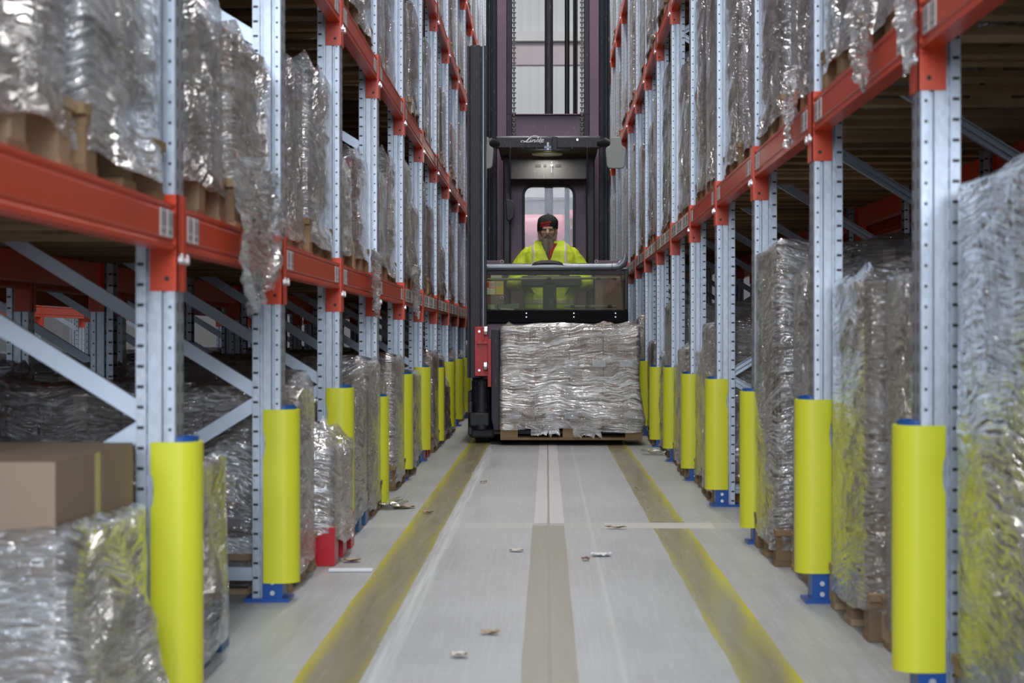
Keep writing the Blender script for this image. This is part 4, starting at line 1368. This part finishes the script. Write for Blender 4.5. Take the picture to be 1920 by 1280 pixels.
# auxiliary mast at the front left with its red turning head
AX0, AX1 = PX(876, 16.95), PX(912, 16.95)
am = MB().prism([(AX0, 17.10), (AX0, 16.93), (AX0 + .018, 16.93), (AX0 + .018, 16.96), (AX0 + .030, 16.96), (AX0 + .030, 16.90), (AX1 - .052, 16.90), (AX1 - .052, 16.96), (AX1 - .03, 16.96), (AX1 - .03, 16.93), (AX1, 16.93), (AX1, 17.10)], 'z', .56, PZ(86, 16.95))
aux = tb(am, 'auxiliary_mast', M['charcoal'], bevel=.003)
tb(MB().box(AX1 - .030, AX1 - .022, 16.925, 16.9295, .60, PZ(87, 16.95)), 'wear_strip', M['tube'], aux, bevel=0)
tb(MB().box(AX0 + .020, AX0 + .028, 16.94, 16.9595, .60, PZ(88, 16.95)), 'guide_groove', M['railblack'], aux, bevel=0)
tb(MB().box(AX0 - .0, AX1 - .0, 17.10, 17.60, .30, .44).box(AX0 + .02, AX1 - .02, 17.10, 17.62, 1.0, 1.12), 'mast_bracket', M['charcoal'], bevel=.008)
cxx = PX(903, 17.0)
m = MB().tube([(cxx, 17.0, .12), (cxx, 17.0, .18), (cxx, 17.0, .20), (cxx, 17.0, .53), (cxx, 17.0, .55)], [.10, .10, .085, .085, .075], 28)
tb(m, 'swivel_cylinder', M['railblack'], bevel=0, smooth=True)
m = MB().box(PX(879, 17), PX(920, 17), 16.90, 17.20, PZ(800, 17), PZ(752, 17) - .09)
tb(m, 'swivel_base', M['rubber'], bevel=.02)
tb(MB().box(PX(878, 17), PX(886, 17), 16.92, 17.12, PZ(815, 17), PZ(752, 17)), 'side_guard_plate', M['charcoal'], bevel=.01)
d = 16.84
m = MB().box(PX(890, d), PX(915, d), d, d + .05, PZ(705, d), PZ(612, d))
hdp = tb(m, 'turning_head', M['truck_red'], bevel=.004, label='red turning head bracket')
tb(MB().box(PX(914.5, d), PX(922, d), d - .05, d + .12, PZ(725, d), PZ(636, d)), 'head_flange', M['truck_red'], hdp, bevel=.004)
tb(MB().box(PX(894, d), PX(915, d), d - .03, d, PZ(645, d), PZ(639.5, d)), 'head_rib', M['truck_red'], hdp, bevel=.003)
tb(MB().box(PX(903.5, d), PX(908, d), d - .02, d, PZ(639, d), PZ(612, d)), 'head_web', M['truck_red'], hdp, bevel=.003)
for x, y in ((898.5, 621), (898.5, 694)):
    tb(MB().tube([(PX(x, d), d, PZ(y, d)), (PX(x, d), d - .006, PZ(y, d))], .011, 12), 'head_bolt', M['bolt'], hdp, bevel=0)
for x, y in ((911, 620), (910.5, 686)):
    tb(MB().tube([(PX(x, d) - .016, d - .01, PZ(y, d)), (PX(x, d) + .016, d - .01, PZ(y, d))], .042, 20), 'guide_roller', M['chrome'], hdp, bevel=.004)
# fork carriage: dark shank plate with two forks reaching sideways under the pallet
d = 16.78
m = MB().prism([(PX(921.5, d), PZ(617, d)), (PX(937, d), PZ(617, d)), (PX(937, d), .12), (PX(926, d), .12), (PX(921.5, d), .22)], 'y', 16.72, 17.36)
fk = tb(m, 'fork_carriage', M['charcoal'], bevel=.008)
for y in (16.86, 17.24):
    tb(MB().prism([(PX(925, d), .085), (.74, .092), (.74, .104), (PX(938, d), .128), (PX(938, d), .60), (PX(934, d), .60), (PX(925, d), .14)], 'y', y - .055, y + .055), 'fork', M['charcoal'], fk, bevel=.003)

# ------------------------------------------------------------ the load on the forks
cl = empty('carried_load', (PX(1071, 16.8) - .0, 17.05, .045))
tag(cl, 'pallet of brown cartons in shiny stretch film held in front of the cab', 'pallet load')
pp = pallet_mb(1.19, .80, 9, dense=True).build('pallet', M['wood_pale'], cl)
cs = MB()
W_, D_, H_ = .80, 1.13, .80
rr = random.Random(3)
for c in range(4):
    for i in range(4):
        tx = D_ / 4
        x = -D_ / 2 - .018 + tx * (i + .5)
        zt = .150 + (c + 1) * .195
        if c == 3: zt = .150 + 3 * .195 + (.215 if i < 2 else .195)
        cs.box(x - tx / 2 + .003, x + tx / 2 - .003, -.40, .40, .150 + c * .195 + .001, zt - .002)
cso = cs.build('carton_stack', M['carton'], cl, bevel=.004)
for (c, xs) in ((0, (-.49, -.16, 0.0, .26, .50)), (2, (0.0, .23, .46))):
    for x in xs:
        z = .150 + c * .195 + (.10 if c else .055)
        MB().box(x - .055, x + .055, -.4035, -.4008, z - .028, z + .028).build('carton_label', M['paper'], cso)
ff = film_mb(.82, 1.14, .785, 77, .55, .05, .5, .05, ((.60, -.35, .18, .22, .06), (.55, -.3, .8, .15, .02)))
ff.v = [(x - .018, y, z) for x, y, z in ff.v]
def m_film_h():
    """shiny film wrapped level around the carried cartons"""
    t = NT('shiny_stretch_film')
    p = t.obj()
    x, y, z = t.sep(p)
    warp = t.noise(p, 2.2, 3.0)
    zw = t.math('ADD', z, t.math('ADD', t.math('MULTIPLY', warp, 0.22), t.math('MULTIPLY', x, t.math('MULTIPLY_ADD', z, -0.25, 0.10))))
    def lay(fx, fz, sc, det, dist):
        return t.noise(t.comb(t.math('MULTIPLY', x, fx), t.math('MULTIPLY', y, fx), t.math('MULTIPLY', zw, fz)), sc, det, 0.6, dist)
    def ridge(n, w):
        return t.rmp(t.math('ABSOLUTE', t.math('SUBTRACT', n, 0.5)), w, 0.0)
    n1, n2, n3 = lay(.8, 14.0, 3.0, 2.5, .3), lay(1.5, 26.0, 3.4, 1.5, .4), lay(2.6, 42.0, 4.0, 1.5, .6)
    crm = t.noise(p, 30.0, 3.0, 0.6, 1.5)
    right = t.rmp(t.math('ADD', x, t.math('MULTIPLY', warp, .3)), 0.25, 0.65)
    h = t.math('ADD', t.math('ADD', n1, t.math('MULTIPLY', n2, 0.6)), t.math('MULTIPLY', crm, t.math('MULTIPLY_ADD', right, .45, .12)))
    nrm = t.bump(h, 1.0, 0.036)
    lines = t.math('ADD', t.math('MULTIPLY', ridge(n1, .055), .9), t.math('ADD', t.math('MULTIPLY', ridge(n2, .07), .8), t.math('MULTIPLY', ridge(n3, .08), .6)), clamp=True)  # white streaks painted in as highlights on the wrinkles
    band = t.rmp(t.noise(t.comb(0.3, 0.2, t.math('MULTIPLY', zw, 3.0)), 2.0, 2.0), 0.36, 0.60)
    veil = t.rmp(n1, .44, .62)
    thin = t.rmp(t.noise(t.mapp(p, (2.2, 2.2, 5)), 1.7, 3.0), .62, .40)
    a = t.math('MULTIPLY', t.math('ADD', lines, t.math('MULTIPLY', veil, .5)), t.math('MULTIPLY', t.math('MULTIPLY_ADD', band, 0.5, 0.5), t.math('MULTIPLY_ADD', thin, .65, .35)), clamp=True)
    pink = t.rmp(t.noise(t.mapp(p, (3, 3, 9)), 1.6, 2.0), 0.56, 0.66)
    tint = t.mix(t.math('MULTIPLY', pink, .45), (0.92, 0.92, 0.92), (0.95, 0.60, 0.62))
    tr = t.n('BsdfTransparent', {0: (0.97, 0.97, 0.97)}).outputs[0]
    df = t.n('BsdfDiffuse', {0: tint}).outputs[0]
    gl = t.n('BsdfGlossy', {'Color': (1, 1, 1), 'Roughness': 0.12, 'Normal': nrm}).outputs[0]
    base = t.n('MixShader', {0: t.math('MULTIPLY_ADD', a, 0.80, 0.04), 1: tr, 2: df}).outputs[0]
    fr = t.n('Fresnel', {'IOR': 1.5, 'Normal': nrm}).outputs[0]
    g = t.math('MINIMUM', t.math('ADD', t.math('MULTIPLY', fr, 1.5), t.math('MULTIPLY', a, 0.35)), 0.75)
    return t.fin(t.n('MixShader', {0: g, 1: base, 2: gl}).outputs[0])
M['film_h'] = m_film_h()
ff.build('stretch_film', M['film_h'], cl, smooth=True)
# a peak of loose film over the far top corner, torn ends along the pallet
m = MB()
rows = []
for j in range(13):
    v = j / 12
    row = []
    for i in range(31):
        u = i / 30
        hgt = max(0, math.exp(-((u - .42) / .20) ** 2) * .055 + .035 * math.exp(-((u - .93) / .06) ** 2) + .008 * noise.noise((u * 14, 0, 1))) * math.sin(PI * min(1, .12 + v * .88))
        row.append((.05 + u * .56, -.41 + v * .34, .938 + hgt + .006 * noise.noise((u * 11, v * 7, 5))))
    rows.append(row)
m.grid(rows)
m.build('loose_film_top', M['film_h'], cl, smooth=True)
m = MB()
for (xa, xb, zt, zb, sd_) in ((-.34, -.10, .16, .045, 1), (.02, .24, .15, .03, 2), (.40, .60, .17, .09, 3)):
    rows = []
    for j in range(9):
        v = j / 8
        rows.append([(xa + (xb - xa) * (i / 16) + .03 * v * noise.noise((i * .4, v, sd_)), -.425 - .018 * abs(noise.noise((i * .7, v * 3, sd_))) - .006 * v, zt + (zb + .05 * noise.noise((i * .6, 0, sd_)) - zt) * v) for i in range(17)])
    mm = MB(); mm.grid(rows)
    mm.build('torn_film_end', M['film_h'], cl, smooth=True)

# ------------------------------------------------------------ the operator
def ellipsoid(mb, c, r, n=16, m=12, R=None):
    rows = []
    for i in range(1, m):
        th = PI * i / m
        row = []
        for k in range(n):
            ph = 2 * PI * k / n
            v = Vector((r[0] * math.sin(th) * math.cos(ph), r[1] * math.sin(th) * math.sin(ph), r[2] * math.cos(th)))
            if R is not None: v = R @ v
            row.append(tuple(Vector(c) + v))
        rows.append(row)
    b = len(mb.v)
    mb.grid(rows, closed=True)
    top = Vector((0, 0, r[2])); bot = Vector((0, 0, -r[2]))
    if R is not None: top, bot = R @ top, R @ bot
    mb.v += [tuple(Vector(c) + top), tuple(Vector(c) + bot)]
    t, o = len(mb.v) - 2, len(mb.v) - 1
    for k in range(n):
        mb.f.append((b + (k + 1) % n, b + k, t)); mb.m.append(0)
        e = b + (m - 2) * n
        mb.f.append((e + k, e + (k + 1) % n, o)); mb.m.append(0)
    return mb
def limb(mb, pts, rs, n=14):
    """tapered closed tube with round ends"""
    pts = [Vector(p) for p in pts]
    d0 = (pts[0] - pts[1]).normalized(); d1 = (pts[-1] - pts[-2]).normalized()
    P = [pts[0] + d0 * rs[0] * .95, pts[0] + d0 * rs[0] * .6] + pts + [pts[-1] + d1 * rs[-1] * .6, pts[-1] + d1 * rs[-1] * .95]
    Rr = [rs[0] * .25, rs[0] * .78] + list(rs) + [rs[-1] * .78, rs[-1] * .25]
    return mb.tube(P, Rr, n)
def loft(mb, rings, n=28, p=2.4):
    """closed torso-like body from (cx, cy, z, rx, ry) rings"""
    rows = []
    for cx, cy, z, rx, ry in rings:
        row = []
        for k in range(n):
            a = 2 * PI * k / n
            c, s = math.cos(a), math.sin(a)
            row.append((cx + rx * abs(c) ** (2 / p) * (1 if c > 0 else -1), cy + ry * abs(s) ** (2 / p) * (1 if s > 0 else -1), z))
        rows.append(row)
    b = len(mb.v)
    mb.grid(rows, closed=True)
    mb.f.append(tuple(range(b + n - 1, b - 1, -1))); mb.m.append(0)
    e = b + (len(rows) - 1) * n
    mb.f.append(tuple(range(e, e + n))); mb.m.append(0)
    return mb
def remesh(o, vox, smooth=3, fac=.5):
    r = o.modifiers.new('remesh', 'REMESH'); r.mode = 'VOXEL'; r.voxel_size = vox; r.use_smooth_shade = True
    if smooth:
        s = o.modifiers.new('smooth', 'SMOOTH'); s.iterations = smooth; s.factor = fac
    return o

M['skin'] = plain('weathered_skin', (0.50, 0.27, 0.20), 0.5, var=.15, nscale=14, Subsurface_Weight=0.08) if False else plain('weathered_skin', (0.52, 0.29, 0.21), 0.5, var=.18, nscale=16)
def m_cloth(name, col, var=.1, wr=.5):
    t = NT(name)
    p = t.obj()
    n = t.noise(p, 5.0, 4.0, .6, .8)
    w = t.noise(t.mapp(p, (1, 1, .5)), 9.0, 3.0, .5, 1.2)
    return t.fin(t.bsdf(t.mix(n, tuple(c * (1 - var) for c in col), tuple(min(1, c * (1 + var)) for c in col)), .6, Normal=t.bump(w, wr, .03)))
M['hivis'] = m_cloth('hi_vis_yellow_cloth', (0.80, 0.98, 0.06), .03)
M['band'] = plain('reflective_band', (0.80, 0.68, 0.66), .35, var=.05)
M['lining'] = m_cloth('grey_lining', (.09, .10, .13))
M['redshirt'] = m_cloth('red_shirt', (.55, .03, .03))
M['trousers'] = m_cloth('dark_trousers', (.03, .035, .05))
def m_knit():
    t = NT('black_knit')
    x, y, z = t.sep(t.obj())
    r = t.n('TexWave', {'Vector': t.obj(), 'Scale': 60.0, 'Distortion': 1.0}).outputs[1]
    return t.fin(t.bsdf(t.mix(r, (.0025, .004, .0045), (.007, .009, .010)), .85, Normal=t.bump(r, .4, .002)))
M['knit'] = m_knit()
def m_beard():
    t = NT('grey_beard')
    p = t.obj()
    x, y, z = t.sep(p)
    st = t.noise(t.mapp(p, (60, 60, 8)), 2.0, 4.0, .7)
    mid = t.rmp(t.math('ABSOLUTE', t.math('ADD', x, .010)), .0, .028)
    c = t.mix(t.math('ADD', t.math('MULTIPLY', st, .7), t.math('MULTIPLY', mid, .45), clamp=True), (.075, .055, .038), (.44, .37, .28))
    return t.fin(t.bsdf(c, .8, Normal=t.bump(st, .8, .01)))
M['beard'] = m_beard()
M['eye'] = plain('eye_dark', (.03, .02, .02), .2)
M['eyew'] = plain('eye_white', (.55, .52, .48), .3)
M['redthread'] = plain('red_embroidery', (.62, .015, .03), .6)

PXX, PYY = 0.030, 18.36      # where he stands
FZ = 0.292
man = empty('person', (PXX, PYY, FZ))
tag(man, 'bearded man in black knit cap and yellow hi-vis jacket standing in the truck cab', 'person')
def W2(z): return z - FZ
body = MB()
# legs
for s in (-1, 1):
    limb(body, [(s * .105, .03, .86), (s * .115, .02, .47), (s * .125, .04, .10)], [.090, .062, .045])
    limb(body, [(s * .125, .05, .045), (s * .14, -.10, .035)], [.045, .038])
loft(body, [(0, .03, .80, .16, .11), (0, .03, .95, .175, .12), (0, .03, 1.10, .17, .12), (0, .02, 1.28, .19, .125), (0, .02, 1.40, .185, .11), (0, .02, 1.45, .10, .08)])
limb(body, [(-.02, .02, 1.42), (-.02, .005, 1.54)], [.062, .060])
HC = Vector((-.021, -.035, W2(1.885)))     # head centre
# head: cranium, face wedge, jaw, brow, nose, cheeks, ears
ellipsoid(body, HC + Vector((0, .02, .035)), (.078, .096, .098))
ellipsoid(body, HC + Vector((0, -.022, -.022)), (.070, .072, .090))
ellipsoid(body, HC + Vector((0, -.045, -.085)), (.048, .040, .034))
ellipsoid(body, HC + Vector((0, -.088, .022)), (.052, .018, .014))
for s in (-1, 1):
    ellipsoid(body, HC + Vector((s * .040, -.068, -.022)), (.024, .026, .022))
    ellipsoid(body, HC + Vector((s * .082, .010, -.012)), (.010, .020, .032))
limb(body, [HC + Vector((0, -.092, .012)), HC + Vector((0, -.108, -.018)), HC + Vector((0, -.112, -.030))], [.011, .015, .017], 10)
for s in (-1, 1):
    ellipsoid(body, HC + Vector((s * .014, -.102, -.034)), (.010, .012, .009))
ellipsoid(body, HC + Vector((0, -.090, -.062)), (.026, .012, .007))
# arms and hands on the controls
HANDS = []
for s in (-1, 1):
    sh, el, wr = Vector((s * .215, .02, 1.37)), Vector((s * .295, .02, 1.08)), Vector((s * .175, -.255, 1.145))
    limb(body, [sh, el, wr], [.058, .046, .030])
    d = (Vector((s * .115, -.36, 1.165)) - wr).normalized()
    side = Vector((0, 0, 1)).cross(d).normalized()
    upv = d.cross(side).normalized()
    pc = wr + d * .060
    limb(body, [wr + d * .02, pc + d * .012], [.028, .036])
    for q in (-1.5, -.5, .5, 1.5):
        b0 = pc + d * .030 + side * q * .0195
        L = {-1.5: .85, -.5: 1.0, .5: .96, 1.5: .78}[q] if s > 0 else {1.5: .85, .5: 1.0, -.5: .96, -1.5: .78}[q]
        a1 = b0 + d * .040 * L + upv * .004
        a2 = a1 + d * .018 * L - upv * .024 * L
        a3 = a2 - d * .008 - upv * .020 * L
        limb(body, [b0, a1, a2, a3], [.0095, .0092, .0085, .0078], 8)
    th = pc - side * s * -.0 + d * -.01 + side * (-s) * .028
    limb(body, [th, th + d * .028 + side * (-s) * .014 - upv * .01, th + d * .050 + side * (-s) * .006 - upv * .026], [.013, .011, .009], 8)
bo = body.build('body', M['skin'], man)
remesh(bo, .0055, 4, .5)
# eyes, brows
for s in (-1, 1):
    e = ellipsoid(MB(), HC + Vector((s * .029, -.088, .004)), (.011, .008, .0048)).build('eye', M['eyew'], man, smooth=True)
    ellipsoid(MB(), HC + Vector((s * .029, -.0945, .003)), (.0055, .004, .0042)).build('iris', M['eye'], e, smooth=True)
    limb(MB(), [HC + Vector((s * .012, -.104, .010)), HC + Vector((s * .030, -.104, .0135)), HC + Vector((s * .047, -.094, .009))], [.0045, .006, .0035], 8).build('eyebrow', M['beard'], man, smooth=True)
# moustache and long beard
bd = MB()
def ring(z, rx, ryf, yb, cx=0.0, n=20):
    return None
rings = []
for (z, cx, cy, rx, ry) in ((-.028, 0, -.030, .078, .046), (-.074, 0, -.040, .058, .050), (-.092, 0, -.050, .058, .050), (-.12, .004, -.062, .052, .042), (-.155, .006, -.070, .049, .034), (-.185, .008, -.074, .040, .027), (-.207, .010, -.076, .026, .018), (-.218, .011, -.076, .012, .010)):
    rings.append((HC.x + cx, HC.y + cy, HC.z + z, rx, ry))
loft(bd, rings[1:][::-1], 24, 2.0)
for s in (-1, 1):
    limb(bd, [HC + Vector((s * .004, -.108, -.044)), HC + Vector((s * .026, -.104, -.050)), HC + Vector((s * .040, -.092, -.074)), HC + Vector((s * .044, -.086, -.095))], [.009, .011, .010, .008], 10)
    limb(bd, [HC + Vector((s * .078, -.008, -.012)), HC + Vector((s * .074, -.020, -.045)), HC + Vector((s * .058, -.045, -.075))], [.006, .011, .018], 10)
remesh(bd.build('beard', M['beard'], man), .006, 3)
# knit cap
kc = MB()
ct = Rt = rotm('X', math.radians(-6)) @ rotm('Y', math.radians(0))
rings = []
for z, r, dy in ((.018, .093, .012), (.022, .0965, .012), (.060, .0975, .014), (.085, .0960, .014), (.108, .090, .016), (.130, .076, .018), (.146, .052, .02), (.155, .022, .022), (.158, .006, .022)):
    rings.append((HC.x, HC.y + dy, HC.z + z, r, r * 1.16))
loft(kc, rings, 32, 2.1)
# lower at the wearer's right temple, higher over the brow
kc.v = [(x, y, z - .006 + (-(x - HC.x) * -.17 if z < HC.z + .1 else 0) + (-.030 * max(0, (y - HC.y) / .1) if z < HC.z + .05 else 0)) for x, y, z in kc.v]
cap = kc.build('knit_cap', M['knit'], man, smooth=True)
tip = ellipsoid(MB(), (HC.x + .003, HC.y + .02, HC.z + .150), (.016, .016, .012)).build('cap_tip', M['knit'], cap, smooth=True)
def cap_text(txt, size, z, ang, r):
    cu = bpy.data.curves.new('lettering', 'FONT')
    cu.body = txt; cu.size = size; cu.align_x = 'CENTER'; cu.extrude = .0012; cu.offset = .0006
    o = bpy.data.objects.new('tmp', cu); COL.objects.link(o)
    bpy.context.view_layer.update()
    me = bpy.data.meshes.new_from_object(o.evaluated_get(bpy.context.evaluated_depsgraph_get()))
    bpy.data.objects.remove(o); bpy.data.curves.remove(cu)
    for v in me.vertices:
        a = v.co.x / r + ang
        R2 = r + .0008 + v.co.z
        x = math.sin(a) * R2; y = -math.cos(a) * R2 * 1.16
        v.co = (HC.x + x, HC.y + .013 + y, z + v.co.y + x * .17)
    me.materials.clear(); me.materials.append(M['redthread'])
    ob = bpy.data.objects.new('cap_lettering', me); COL.objects.link(ob); ob.parent = cap
    ob['label'] = 'red embroidered lettering'
cap_text('DANGER', .0255, HC.z + .062, -.20, .0985)
cap_text('DANGER', .0235, HC.z + .039, -.26, .0985)

# jacket
jk = MB()
loft(jk, [(0, .02, W2(1.16), .235, .165), (0, .02, W2(1.22), .24, .17), (0, .02, W2(1.34), .235, .165), (0, .02, W2(1.48), .24, .165), (0, .02, W2(1.60), .25, .160), (0, .02, W2(1.69), .235, .145), (0, .02, W2(1.745), .190, .12), (0, .03, W2(1.795), .125, .10)], 32, 2.5)
for s in (-1, 1):
    limb(jk, [(s * .200, .02, W2(1.672)), (s * .285, .02, W2(1.53)), (s * .325, .00, W2(1.385)), (s * .265, -.12, W2(1.40)), (s * .195, -.235, W2(1.43))], [.070, .086, .080, .066, .052], 18)
jo = remesh(jk.build('jacket', M['hivis'], man), .010, 5, .6)
dm = jo.modifiers.new('creases', 'DISPLACE')
tx = bpy.data.textures.new('creases', 'CLOUDS'); tx.noise_scale = .09; tx.noise_depth = 2
dm.texture = tx; dm.strength = .022; dm.mid_level = .5
# V opening: grey lining, red shirt, then the open collar
def vee(name, mat, xl, xr, zt, zb, y0, off, xb=.0):
    m = MB()
    rows = []
    for i in range(9):
        t_ = i / 8
        z = zt + (zb - zt) * t_
        a = xl + (xb - xl) * t_; b = xr + (xb - xr) * t_
        yy = y0 - .055 * t_
        rows.append([(a + (b - a) * k / 6, yy - off - .012 * math.sin(PI * k / 6), z) for k in range(7)])
    back = [[(x, y + .03, z) for x, y, z in r] for r in rows]
    m.grid(rows); m.grid(back)
    m.grid([[r[0] for r in rows], [r[0] for r in back]]); m.grid([[r[-1] for r in rows], [r[-1] for r in back]])
    return m.build(name, mat, man, smooth=True)
vee('grey_lining', M['lining'], -.078, .065, W2(1.765), W2(1.595), -.092, .0, -.005)
vee('red_shirt', M['redshirt'], -.015, .058, W2(1.765), W2(1.60), -.098, .004, -.004)
cm = MB()
for s in (-1, 1):
    rows = []
    for i in range(11):
        t_ = i / 10
        a = -PI / 2 + s * (.42 + t_ * 2.6)
        rx, ry = .112, .106
        bx, by = math.cos(a) * rx, math.sin(a) * ry
        zt = W2(1.815) + .045 * math.sin(t_ * PI * .55) - .045 * (1 - t_) ** 2
        outw = .075 * (1 - .5 * t_)
        zb_ = W2(1.735) - .030 * (1 - t_) ** 2
        nx, ny = math.cos(a), math.sin(a)
        row = [(bx, by + .02, zt - .012), (bx + nx * .006, by + .02 + ny * .006, zt), (bx + nx * .018, by + .02 + ny * .016, zt - .004), (bx + nx * (outw + .01), by + .02 + ny * (outw * .8), zb_ + .02), (bx + nx * outw, by + .02 + ny * outw * .8, zb_), (bx - nx * .004, by + .02, zb_)]
        rows.append(row)
    cm.grid(rows, closed=True)
remesh(cm.build('collar', M['hivis'], man), .007, 3)
# reflective bands laid over the cloth
def strip(name, pts, w, axis):
    m = MB()
    rows = []
    for p in pts:
        p = Vector(p)
        rows.append([tuple(p - Vector(axis) * w / 2), tuple(p), tuple(p + Vector(axis) * w / 2)])
    m.grid(rows)
    o = m.build(name, M['band'], man, smooth=True)
    sb = o.modifiers.new('sub', 'SUBSURF'); sb.levels = 2; sb.render_levels = 2; sb.subdivision_type = 'SIMPLE'
    sw = o.modifiers.new('wrap', 'SHRINKWRAP'); sw.target = jo; sw.wrap_method = 'NEAREST_SURFACEPOINT'; sw.offset = .003; sw.wrap_mode = 'ABOVE_SURFACE'
    so = o.modifiers.new('solid', 'SOLIDIFY'); so.thickness = .002
    return o
for s in (-1, 1):
    x = -.178 if s < 0 else .165
    strip('reflective_band', [(x, -.18, W2(1.30)), (x, -.18, W2(1.45)), (x + s * .0, -.17, W2(1.58)), (x - s * .012, -.13, W2(1.70)), (x - s * .02, -.02, W2(1.78)), (x - s * .02, .10, W2(1.76)), (x, .17, W2(1.6))], .030, (1, 0, 0))
an = [(math.cos(a) * .26, .02 + math.sin(a) * .19, W2(1.232)) for a in [PI * 2 * i / 40 for i in range(41)]]
strip('hem_band', an, .045, (0, 0, 1))
# trousers and boots
tr2 = MB()
loft(tr2, [(0, .03, .72, .17, .13), (0, .03, .85, .195, .14), (0, .03, .95, .19, .135)])
for s in (-1, 1):
    limb(tr2, [(s * .108, .03, .80), (s * .117, .02, .45), (s * .125, .04, .11)], [.105, .082, .068])
remesh(tr2.build('trousers', M['trousers'], man), .012, 3)
for s in (-1, 1):
    bt = MB()
    limb(bt, [(s * .125, .05, .062), (s * .14, -.11, .052)], [.060, .050])
    bt.box(s * .132 - .05, s * .132 + .05, -.15, .10, .002, .03)
    remesh(bt.build('boot', M['rubber'], man), .010, 2)

# ------------------------------------------------------------ litter on the floor
rl = random.Random(5)
def scrap(name, x, y, w, l, mat, label, cat, h=.008, seed=0, rz=0.0, cur=.5, th=.0012):
    m = MB()
    nx, ny = 7, 9
    rows = []
    for i in range(ny):
        row = []
        for k in range(nx):
            u, v = k / (nx - 1) - .5, i / (ny - 1) - .5
            sh = 1 - (abs(v) * 2) ** 3 * cur
            ex = 1 + .25 * noise.noise((v * 4, seed, 0))
            z = .002 + h * (.5 + .9 * noise.noise((u * 3 + seed, v * 4, seed * .7))) + h * cur * (abs(u) * 2) ** 2
            row.append((u * w * sh * ex, v * l, max(.0008, z)))
        rows.append(row)
    m.grid(rows)
    m.grid([[(a, b, c - .0007 + .0) for a, b, c in r] for r in rows])
    o = m.build(name, mat, smooth=True)
    o.location = (x, y, 0.0012); o.rotation_euler = (0, 0, rz)
    return tag(o, label, cat)
M['leaf'] = plain('dry_leaf', (.42, .30, .20), .7, var=.3, nscale=30)
M['leaf_pale'] = plain('pale_scrap', (.60, .54, .48), .6, var=.15, nscale=30)
def FX(x, y):
    d = F_ * .9 / (y - 633.0)
    return (x - 1025) * d / F_, d
for nm, x, y, w, l, mt, lab in (
    ('dry_leaf', 659, 1054, .055, .075, 'leaf', 'curled dry leaf beside the white plastic strip'),
    ('dry_leaf', 757, 953, .09, .12, 'leaf', 'dry brown leaf beside the post guards, before the fourth left post'),
    ('dry_leaf', 802, 963, .045, .06, 'leaf', 'tiny dry leaf on the worn yellow line near the joint'),
    ('paper_scrap', 968, 1034, .06, .05, 'leaf_pale', 'small pale scrap just left of the middle strip'),
    ('paper_scrap', 861, 1232, .05, .045, 'leaf_pale', 'pale peach scrap on the bare floor, closest to the viewer'),
    ('dry_leaf', 918, 1189, .065, .035, 'leaf', 'faint tan leaf bit left of the middle strip'),
    ('plastic_scrap', 1127, 1042, .085, .07, 'paper', 'crumpled white scrap on the floor right of the middle strip'),
    ('dry_leaf', 1098, 1050, .04, .035, 'leaf', 'small brown crumb beside the crumpled white scrap'),
    ('dry_leaf', 1155, 991, .11, .03, 'leaf', 'long thin brown leaf bit lying on the pale joint patch'),
    ('dry_leaf', 906, 905, .04, .04, 'leaf', 'dark crumb on the floor between left line and middle strip')):
    X, Y = FX(x, y)
    scrap(nm, X, Y, w, l, M[mt], lab, 'litter', h=.010, seed=x * .37, rz=rl.uniform(0, 3))
X, Y = FX(657, 1072)
sp = MB().box(-.085, .085, -.025, .025, 0, .010)
sp = sp.build('plastic_strip', M['paper'], bevel=.002)
sp.location = (X, Y, .001); sp.rotation_euler = (0, 0, .05)
tag(sp, 'flat white plastic strip on the floor in front of the red pallet', 'litter')
for i, (x, y, w, l, lab) in enumerate(((1228, 852, .20, .24, 'crumpled clear film on the floor beside the eighth right guard'), (720, 952, .22, .3, 'crumpled clear film trailing on the floor under the fourth left guard'), (1195, 918, .02, .05, 'small shiny film shred on the right yellow line'))):
    X, Y = FX(x, y)
    scrap('film_scrap', X, Y, w, l, M['film_dense'], lab, 'litter', h=.035 if i < 2 else .01, seed=i * 3.1, rz=.4)
